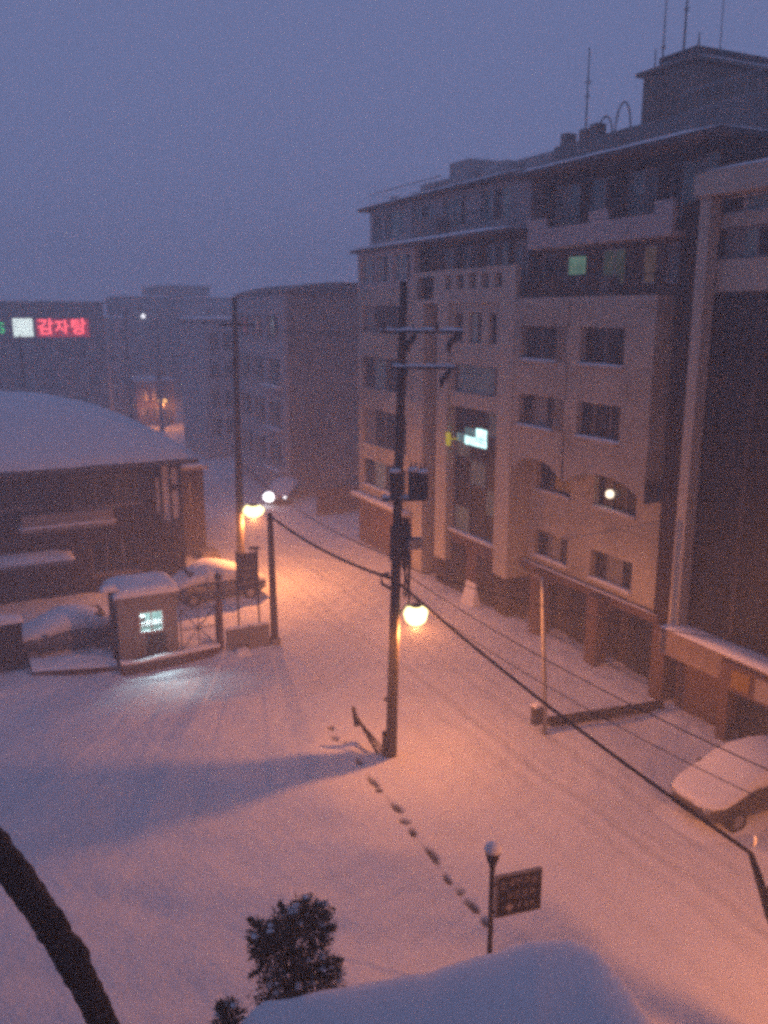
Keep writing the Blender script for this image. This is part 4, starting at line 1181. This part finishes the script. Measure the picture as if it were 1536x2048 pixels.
# ================================================================== SIGN POST IN THE FOREGROUND
sx = ns(2.02, 14.3)
sgp = Thing('sign_post', 'dark sign post with snowy ball finial in the foreground snow', 'sign post', (sx[0], sx[1], 0))
m = MB(); m.tube([(sx[0], sx[1], -.05), (sx[0], sx[1], 3.05)], .05, 12); sgp.add('post', m, M['bark'], smooth=True)
m = MB(); m.lathe((sx[0], sx[1], 2.85), [(.05, 0), (.06, .1), (.12, .26), (.05, .3)], 14); sgp.add('collar', m, M['bark'], smooth=True)
m = MB(); m.ball((sx[0], sx[1], 3.26), .15); bl = sgp.add('ball_finial', m, M['bark'], smooth=True)
m = MB(); m.lathe((sx[0], sx[1], 3.27), [(.158, 0), (.165, .06), (.12, .15), (.02, .19)], 14); sgp.add('snow_cap', m, M['snow'], parent=bl, smooth=True)
B0n = sx[0] + .11; B1n = B0n + .9
m = MB(); m.box(B0n, B1n, sx[1] - .025, sx[1] + .025, 1.84, 2.68); bd = sgp.add('board', m, M['sign_brown'])
m = MB(); 
m.box(B0n - .025, B0n, sx[1] - .035, sx[1] + .035, 1.815, 2.705); m.box(B1n, B1n + .025, sx[1] - .035, sx[1] + .035, 1.815, 2.705)
m.box(B0n, B1n, sx[1] - .035, sx[1] + .035, 1.815, 1.84); m.box(B0n, B1n, sx[1] - .035, sx[1] + .035, 2.68, 2.705)
sgp.add('board_frame', m, M['concrete'])
for z in (1.95, 2.55):
    m = MB(); m.box(sx[0], B0n - .024, sx[1] - .015, sx[1] + .015, z - .02, z + .02); sgp.add('bracket', m, M['bark'])
sgp.e.rotation_euler.z = STREET - R(9)
# worn lettering: rows of short strokes
def glyph(n0, z0, w, hh, seed):
    rr = random.Random(seed)
    st = [(0, .62, .55, .74), (0.1, .36, .9, .47), (.44, .05, .56, .95), (.0, .0, .95, .1), (.72, .45, .84, 1.0), (0, .85, .6, .95), (.1, .1, .22, .6)]
    m = MB()
    for a, b, c, d in rr.sample(st, 4):
        m.box(n0 + a * w, n0 + c * w, sx[1] - .032, sx[1] - .027, z0 + b * hh, z0 + d * hh)
    sgp.add('letter', m, M['sign_letter'], parent=bd)
for i in range(5): glyph(B0n + .07 + i * .16, 2.43, .125, .16, i)
for i in range(4): glyph(B0n + .22 + i * .15, 2.2, .11, .12, 10 + i)
for i in range(3): glyph(B0n + .42 + i * .14, 1.96, .10, .11, 20 + i)
m = MB(); c = (B0n + .26, sx[1] - .03, 2.0)
m.poly([(c[0] - .1, c[1], c[2]), (c[0], c[1], c[2] - .09), (c[0] + .08, c[1], c[2]), (c[0], c[1], c[2] + .09)], [(0, 1, 2, 3)])
sgp.add('arrow_mark', m, M['sign_letter'], parent=bd)

# ================================================================== CARS
def loft(st, K=20):
    """st: (x, halfwidth, z0, z1, exponent) sections of a superellipse"""
    m = MB(); vs = []; fs = []
    for x, w, z0, z1, e in st:
        for j in range(K):
            a = 2 * math.pi * j / K
            c, s = math.cos(a), math.sin(a)
            vs.append((x, w * math.copysign(abs(c) ** (2 / e), c), (z0 + z1) / 2 + (z1 - z0) / 2 * math.copysign(abs(s) ** (2 / e), s)))
    for i in range(len(st) - 1):
        for j in range(K):
            fs.append((i * K + j, (i + 1) * K + j, (i + 1) * K + (j + 1) % K, i * K + (j + 1) % K))
    fs.append(tuple(range(K))); fs.append(tuple((len(st) - 1) * K + j for j in range(K - 1, -1, -1)))
    return m.poly(vs, fs)

def car(label, n, s, yaw, paint, snow=0.16, lights=False, L=4.3, van=False):
    """local x = forward; yaw relative to the +n direction"""
    t = Thing('parked_car' if not lights else 'moving_car', label, 'car', (n, s, 0), 'cars', rotz=STREET + yaw, local=True)
    hl = L / 2
    m = loft([(-hl, .62, .42, .78, 4), (-hl + .12, .78, .30, .92, 5), (-hl + .6, .84, .24, .98, 6), (-.6, .86, .22, .96, 6), (.5, .86, .22, .95, 6), (hl - .9, .84, .22, .90, 6), (hl - .25, .76, .26, .80, 5), (hl, .6, .36, .66, 4)])
    t.add('body', m, M[paint], smooth=True)
    rt_ = 1.44 if not van else 1.75
    m = loft([(-hl + .25, .68, .85, 1.0, 5), (-hl + .75, .70, .85, rt_ - .04, 5), (-.35, .70, .85, rt_, 5), (.25, .68, .85, rt_ - .06, 5), (hl - 1.15, .70, .85, .98, 5)])
    cb = t.add('cabin', m, M['glass'], smooth=True)
    m = loft([(-hl + .62, .60, rt_ - .12, rt_ + .0, 4), (-.35, .64, rt_ - .10, rt_ + .03, 4), (.30, .60, rt_ - .16, rt_ - .03, 4)])
    t.add('roof', m, M[paint], smooth=True)
    for x in (-hl + .8, hl - .85):
        for y in (-.8, .8):
            m = MB(); m.tube([(x, y - .09, .31), (x, y + .09, .31)], .31, 18); wt = t.add('wheel', m, M['rubber'])
            m = MB(); m.tube([(x, y - .1, .31), (x, y + .1, .31)], .18, 12); t.add('rim', m, M['galv'], parent=wt)
    for y in (-.55, .55):
        m = MB(); m.ball((hl - .08, y, .64), .42 if (lights and y < 0) else .12, 10, .8); t.add('headlight', m, M['glare_white'] if (lights and y < 0) else (M['spot_white'] if lights else M['galv']), smooth=True)  # the lit headlight is an oversized glowing ball standing in for its glare
        m = MB(); m.box(-hl - .01, -hl + .08, y - .14, y + .14, .66, .8); t.add('tail_light', m, M['brick_red'])
        m = MB(); m.ball((hl - 1.35, y * 1.75, 1.0), .09, 8, .8); t.add('mirror', m, M[paint], smooth=True)
    m = MB(); m.box(hl - .12, hl + .02, -.55, .55, .36, .48); t.add('bumper', m, M['dark_metal'])
    if snow:
        h_ = snow
        m = loft([(-hl - .05, .40, .80, .92, 2.1), (-hl + .15, .74, .74, 1.14, 2.1), (-hl + .5, .84, .72, 1.36, 2.1), (-hl + 1.0, .86, .72, 1.54, 2.1), (-.6, .86, .72, 1.62 + h_ * .5, 2.1), (0, .86, .72, 1.60 + h_ * .5, 2.1), (.5, .86, .72, 1.48 + h_ * .4, 2.1), (hl - 1.2, .86, .70, 1.28 + h_ * .3, 2.1), (hl - .8, .85, .68, 1.16, 2.1), (hl - .4, .82, .64, 1.04, 2.1), (hl - .08, .68, .62, .90, 2.1), (hl + .05, .40, .66, .80, 2.1)], 32)
        rs_ = random.Random(int(n * 10)); ph_ = [rs_.uniform(0, 6) for _ in range(4)]
        m.v = [(x + .02 * math.sin(y * 7 + z * 5 + ph_[0]), y * (1 + .03 * math.sin(x * 4.1 + ph_[1]) + .02 * math.sin(x * 9 + z * 6)), z + (.05 * math.sin(x * 3.3 + ph_[2]) + .025 * math.sin(x * 8.3 + y * 6 + ph_[3])) * (1 if z < .9 else .5)) for x, y, z in m.v]
        sn = t.add('snow_blanket', m, M['snow'], smooth=True)
        if not lights:
            m = MB(); m.dome(-hl - .55, hl + .55, -1.35, 1.35, -.10, .42, p=2.0, q=1.3, na=24, nb=18, seed=int(s * 7), amp=.35); t.add('snow_skirt', m, M['snow'], smooth=True)
    return t
car('snow-buried car parked facing the road at the right edge', 18.25, 14.6, R(180), 'paint_brown', .15).e.scale = (1, 1, 1.02)
car('snow-covered car parked behind the steel gate under the orange lamp', 10.3, 38.0, R(0), 'paint_grey', .3).e.scale = (1, 1, 1.1)
car('snow-covered car left of the guard booth', 3.1, 34.6, R(184), 'paint_grey', .2)
mc = car('far car with blinding white headlight entering the street', 20.6, 57.2, R(236), 'paint_grey', .08, lights=True)
sl = bpy.data.lights.new('headlight_beam', 'SPOT'); sl.energy = 3600; sl.spot_size = R(120); sl.spot_blend = 1.0; sl.color = (1, .95, 1.0); sl.shadow_soft_size = .1
so = bpy.data.objects.new('headlight_beam', sl); C.objects.link(so); so.parent = mc.e
so.location = (2.3, -.55, .68); so.rotation_euler = (R(84), 0, R(-90 - 22))

# ================================================================== FOREGROUND: canopy roof, shrubs, wall
ol = [(-1.64, 8.65), (-.7, 8.93), (.2, 9.2), (.9, 9.46), (1.5, 9.68), (2.0, 9.82), (2.4, 9.84), (2.66, 9.70), (2.83, 9.42), (2.94, 9.04), (3.02, 8.7), (3.07, 8.3), (3.1, 6.5), (3.1, 4.0), (3.0, 0.0), (0.6, 0.0), (-1.7, 0.0), (-1.72, 5.0), (-1.68, 7.6)]
ol = [(x + (.10 if x > 1 else .0), y + (.16 if y > 7 else 0)) for x, y in ol]
_o = []
for i in range(len(ol)):
    p0, p1, p2, p3 = [Vector(ol[(i + k) % len(ol)]) for k in (-1, 0, 1, 2)]
    for k in range(5):
        u = k / 5
        q = .5 * ((2 * p1) + (p2 - p0) * u + (2 * p0 - 5 * p1 + 4 * p2 - p3) * u * u + (3 * p1 - p0 - 3 * p2 + p3) * u ** 3) if p1.y > 7 and p2.y > 7 else p1.lerp(p2, u)
        j_ = .018 * math.sin(len(_o) * 1.9) + .012 * math.sin(len(_o) * .7 + 1) + random.uniform(-.008, .008)
        _o.append((q.x + j_ * .6, q.y + j_))
ol = _o
cn = (0.75, 5.6)
cv = Thing('entrance_canopy', 'blue snow-laden canopy roof at the bottom of the picture', 'canopy', (*ns(*cn), 4.2))
vs = []; fs = []; K = len(ol)
prof = [(1.0, 4.60), (1.0, 4.68), (.992, 4.82), (.975, 4.93), (.945, 5.01), (.90, 5.06), (.8, 5.10), (.6, 5.12), (.3, 5.12)]
for f, z in prof:
    for x, y in ol:
        p = ns(cn[0] + (x - cn[0]) * f, cn[1] + (y - cn[1]) * f)
        vs.append((p[0], p[1], z + (.035 * math.sin(x * 2.1 + y) + .015 * math.sin(x * 6.3 * f + y * 4.1) + .008 * math.sin(x * 13 + y * 11 * f) if f < .99 else .012 * math.sin(x * 9 + y * 5))))
for i in range(len(prof) - 1):
    for j in range(K):
        fs.append((i * K + j, (i + 1) * K + j, (i + 1) * K + (j + 1) % K, i * K + (j + 1) % K))
fs.append(tuple((len(prof) - 1) * K + j for j in range(K)))
cv.add('snow', MB().poly(vs, fs), M['snow'], smooth=True)
vs = []; fs = []
for z in (4.2, 4.598):
    for x, y in ol:
        p = ns(cn[0] + (x - cn[0]) * .995, cn[1] + (y - cn[1]) * .995); vs.append((*p, z))
for j in range(K): fs.append((j, K + j, K + (j + 1) % K, (j + 1) % K))
fs.append(tuple(range(K))); fs.append(tuple(K + j for j in range(K - 1, -1, -1)))
cv.add('slab', MB().poly(vs, fs), M['concrete'])
for x, y in ((-1.2, 7.9), (2.6, 8.4), (-1.2, 3), (2.6, 3)):
    p = ns(x, y); m = MB(); m.tube([(*p, -.05), (*p, 4.2)], .16, 14); cv.add('column', m, M['concrete'], smooth=True)

# the block the picture is taken from: it stands behind the viewpoint and screens half of the sky
ob_ = Thing('viewpoint_building', 'tall block behind the snowy entrance canopy, out of the picture', 'building', (*ns(0, -6), 0), rotz=0.0, local=True)
Wn = [(x0, x0 + 2.2, z0, z0 + 1.5) for z0 in (1.0, 6.4, 9.1, 11.8, 14.5) for x0 in (-22, -17.5, -13, -8.5, -4, 4.5, 9, 13.5, 18) if not (z0 == 1.0 and -6 < x0 < 6)]
m = MB()
for k, (zs0, zs1) in enumerate(((0, 2.6), (2.6, 6.2), (6.2, 8.6), (8.6, 11.2), (11.2, 14.1), (14.1, 17.5))):
    ops = sorted(o for o in Wn if zs0 <= o[2] < zs1)
    zz = sorted({zs0, zs1} | {v for o in ops for v in o[2:4]})
    for za, zb in zip(zz[:-1], zz[1:]):
        x = -26
        for o in ops:
            if o[2] <= za and zb <= o[3]:
                m.box(x, o[0], 5.4, 5.6, za, zb); x = o[1]
        m.box(x, 26, 5.4, 5.6, za, zb)
ob_.add('wall', m, M['concrete'])
m = MB(); m.box(-26, 26, -6, 5.4, 0, 17.5); ob_.add('core', m, M['wall_dark'])
for a_, b_, z0_, z1_ in Wn:
    m = MB(); m.box(a_ + .03, b_ - .03, 5.42, 5.46, z0_ + .03, z1_ - .03); ob_.add('window', m, M['glass'])
m = MB(); m.box(-26.4, 26.4, -6, 5.9, 17.5, 17.8); ob_.add('roof', m, M['roof_dark'])

def shrub(label, X, Y, clumps, spikes, seed, dens=0.42):
    rr = random.Random(seed)
    p = ns(X, Y)
    t = Thing('evergreen_shrub', label, 'shrub', (p[0], p[1], 0), 'evergreen shrubs')
    zt = max(c[1] for c in clumps)
    m = MB(); m.tube([(p[0], p[1], -.05), (p[0] + .03, p[1], zt * .5), (p[0], p[1], zt)], [.09, .06, .02], 8)
    for dx, z, r in clumps:
        q = ns(X + dx * .8, Y)
        m.tube([(p[0], p[1], max(.3, z - .5)), (q[0], q[1], z)], [.03, .012], 5)
    t.add('trunk', m, M['bark'], smooth=True)
    ms = [MB(), MB()]; sn = MB()
    def sprig(c, d, L, w):
        q = d.cross(Vector((rr.gauss(0, 1), rr.gauss(0, 1), rr.gauss(0, 1)))).normalized() * w
        e = c + d * L
        ms[rr.random() < .4].poly([c - q, c + q, e + q * .3, e - q * .3], [(0, 1, 2, 3)])
    for dx, z, r in clumps:
        q = ns(X + dx, Y + rr.uniform(-.25, .25)); c0 = Vector((q[0], q[1], z))
        for k in range(int(5200 * r * dens)):
            d = Vector((rr.gauss(0, 1), rr.gauss(0, 1), rr.gauss(0, 1))).normalized()
            f = rr.random() ** .45
            wob = 1 + .28 * math.sin(d.x * 6 + seed) * math.sin(d.z * 7 + z * 3)
            c = c0 + d * r * f * wob
            o = (d + Vector((rr.gauss(0, .5), rr.gauss(0, .5), rr.gauss(.25, .5)))).normalized()
            sprig(c, o, rr.uniform(.035, .09), rr.uniform(.008, .018))
        for k in range(7):
            d = Vector((rr.gauss(0, .7), rr.gauss(0, .7), rr.uniform(.1, 1))).normalized()
            c = c0 + d * r * .9
            if rr.random() < .9: sn.ball((c.x, c.y, c.z), rr.uniform(.02, .065), 7, .45)
    for dx, z, ex, ez in spikes:
        for k in range(140):
            u = rr.random()
            q = ns(X + dx + ex * u + rr.gauss(0, .012), Y + rr.gauss(0, .03))
            c = Vector((q[0], q[1], z + ez * u + rr.gauss(0, .012)))
            o = Vector((rr.gauss(0, .6) + ex, rr.gauss(0, .6), rr.gauss(0, .6) + ez)).normalized()
            sprig(c, o, rr.uniform(.03, .07), .012)
    t.add('crown', ms[0], M['needles']); t.add('dry_foliage', ms[1], M['needles2'])
    if sn.v: t.add('snow_clumps', sn, M['snow'], smooth=True)
shrub('dark ragged evergreen shrub with snow flecks behind the snowy canopy', -1.27, 10.35,
      [(-.34, 4.72, .22), (-.08, 4.83, .25), (.16, 4.86, .22), (.34, 4.75, .22), (-.40, 4.48, .2), (.02, 4.52, .33), (.36, 4.46, .18), (-.30, 4.12, .26), (.0, 4.08, .34), (.30, 4.12, .25), (.50, 4.22, .12), (-.2, 3.72, .36), (.2, 3.72, .36), (.48, 3.8, .22), (0, 3.2, .5), (0, 2.6, .5)],
      [(-.42, 4.78, -.16, .12), (-.1, 5.0, -.06, .16), (.4, 4.68, .2, .1), (.5, 4.22, .18, .03), (-.45, 4.1, -.14, -.12), (.15, 5.0, .05, .1), (.42, 4.9, .08, .06), (-.42, 4.3, -.13, .06)], 3)
shrub('top of a small dark shrub at the bottom edge left of the canopy', -1.93, 9.15, [(0, 4.42, .17), (-.07, 4.25, .2), (.08, 4.2, .2), (0, 3.8, .28), (0, 3.3, .3)], [(-.08, 4.5, -.06, .1)], 5)

# leaning bare tree at the lower left; its crown is outside the frame
def tree():
    q = ns(-2.95, 9.1)
    t = Thing('bare_tree', 'dark leaning tree trunk crossing the lower left corner', 'tree', (q[0], q[1], 0))
    tp = [(-2.95, 9.1, -.1, .25), (-3.05, 9.1, 1.5, .22), (-3.22, 9.08, 3.0, .185), (-3.42, 9.05, 4.2, .172), (-3.60, 9.02, 4.9, .165), (-3.83, 9.0, 5.5, .165), (-4.00, 8.98, 5.95, .165), (-4.28, 8.98, 6.5, .185), (-4.62, 8.98, 7.1, .158), (-5.1, 9.0, 7.9, .16), (-5.6, 9.1, 8.9, .13), (-5.9, 9.2, 10.2, .09), (-6.1, 9.3, 11.6, .04)]
    pts = []; 
    for a, b in zip(tp[:-1], tp[1:]):
        for k in range(14):
            u = k / 14; pts.append([a[j] + (b[j] - a[j]) * u for j in range(4)])
    pts.append(list(tp[-1]))
    K = 18; vs = []; fs = []
    for i, (X, Y, z, r) in enumerate(pts):
        c = ns(X, Y)
        a = Vector(pts[max(0, i - 1)][:3]); b = Vector(pts[min(len(pts) - 1, i + 1)][:3]); d = (b - a).normalized()
        e1 = d.cross(Vector((0, 1, 0))).normalized(); e2 = d.cross(e1)
        for j in range(K):
            an = 2 * math.pi * j / K
            rr = r * (1 + .05 * math.sin(11 * an + z * 5) * math.sin(z * 23 + an * 3) + .035 * math.sin(z * 31 + an * 5) + .05 * math.sin(3 * an + z * 2.1) + .04 * math.sin(7 * an + z * 9) + .03 * math.sin(z * 13 + an))
            side = math.cos(an)
            rr += .085 * math.exp(-((z - 5.43) / .16) ** 2) * max(0, side * SIDE) ** 1.5 + .05 * math.exp(-((z - 5.9) / .12) ** 2) * max(0, side * SIDE) ** 2
            p = Vector((X, Y, z)) + (e1 * math.cos(an) + e2 * math.sin(an)) * rr
            w = ns(p.x, p.y); vs.append((w[0], w[1], p.z))
    for i in range(len(pts) - 1):
        for j in range(K): fs.append((i * K + j, i * K + (j + 1) % K, (i + 1) * K + (j + 1) % K, (i + 1) * K + j))
    t.add('trunk', MB().poly(vs, fs), M['wall_dark'], smooth=True)
    rr = random.Random(4); m = MB()
    for k in range(46):
        b = tp[rr.choice([9, 10, 10, 11, 11, 12])]
        o = Vector((b[0], b[1], b[2])); d = Vector((rr.uniform(-1.4, -.2), rr.uniform(-.8, .8), rr.uniform(.3, 1.5)))
        q = [o, o + d * .5 + Vector((0, rr.uniform(-.1, .1), .1)), o + d + Vector((rr.uniform(-.3, 0), rr.uniform(-.3, .3), .1))]
        m.tube([(*ns(p.x, p.y), p.z) for p in q], [.03, .02, .006], 5)
    t.add('crown', m, M['bark'])
SIDE = -1
tree()

# ================================================================== HAZE of the snowfall
m = MB(); m.box(-190, 190, -32, 240, -1.5, 27.5)
hz = bpy.data.materials.new('snow_haze')
hz.use_nodes = True
t_ = hz.node_tree; t_.nodes.clear()
o_ = t_.nodes.new('ShaderNodeOutputMaterial'); v_ = t_.nodes.new('ShaderNodeVolumePrincipled')
v_.inputs['Color'].default_value = (0.985, 0.985, 0.99, 1)
v_.inputs['Density'].default_value = HAZE_DENSITY
v_.inputs['Anisotropy'].default_value = 0.1
t_.links.new(v_.outputs['Volume'], o_.inputs['Volume'])
hzo = build('haze', m, hz, (0, 0, 0))
hzo['kind'] = 'stuff'
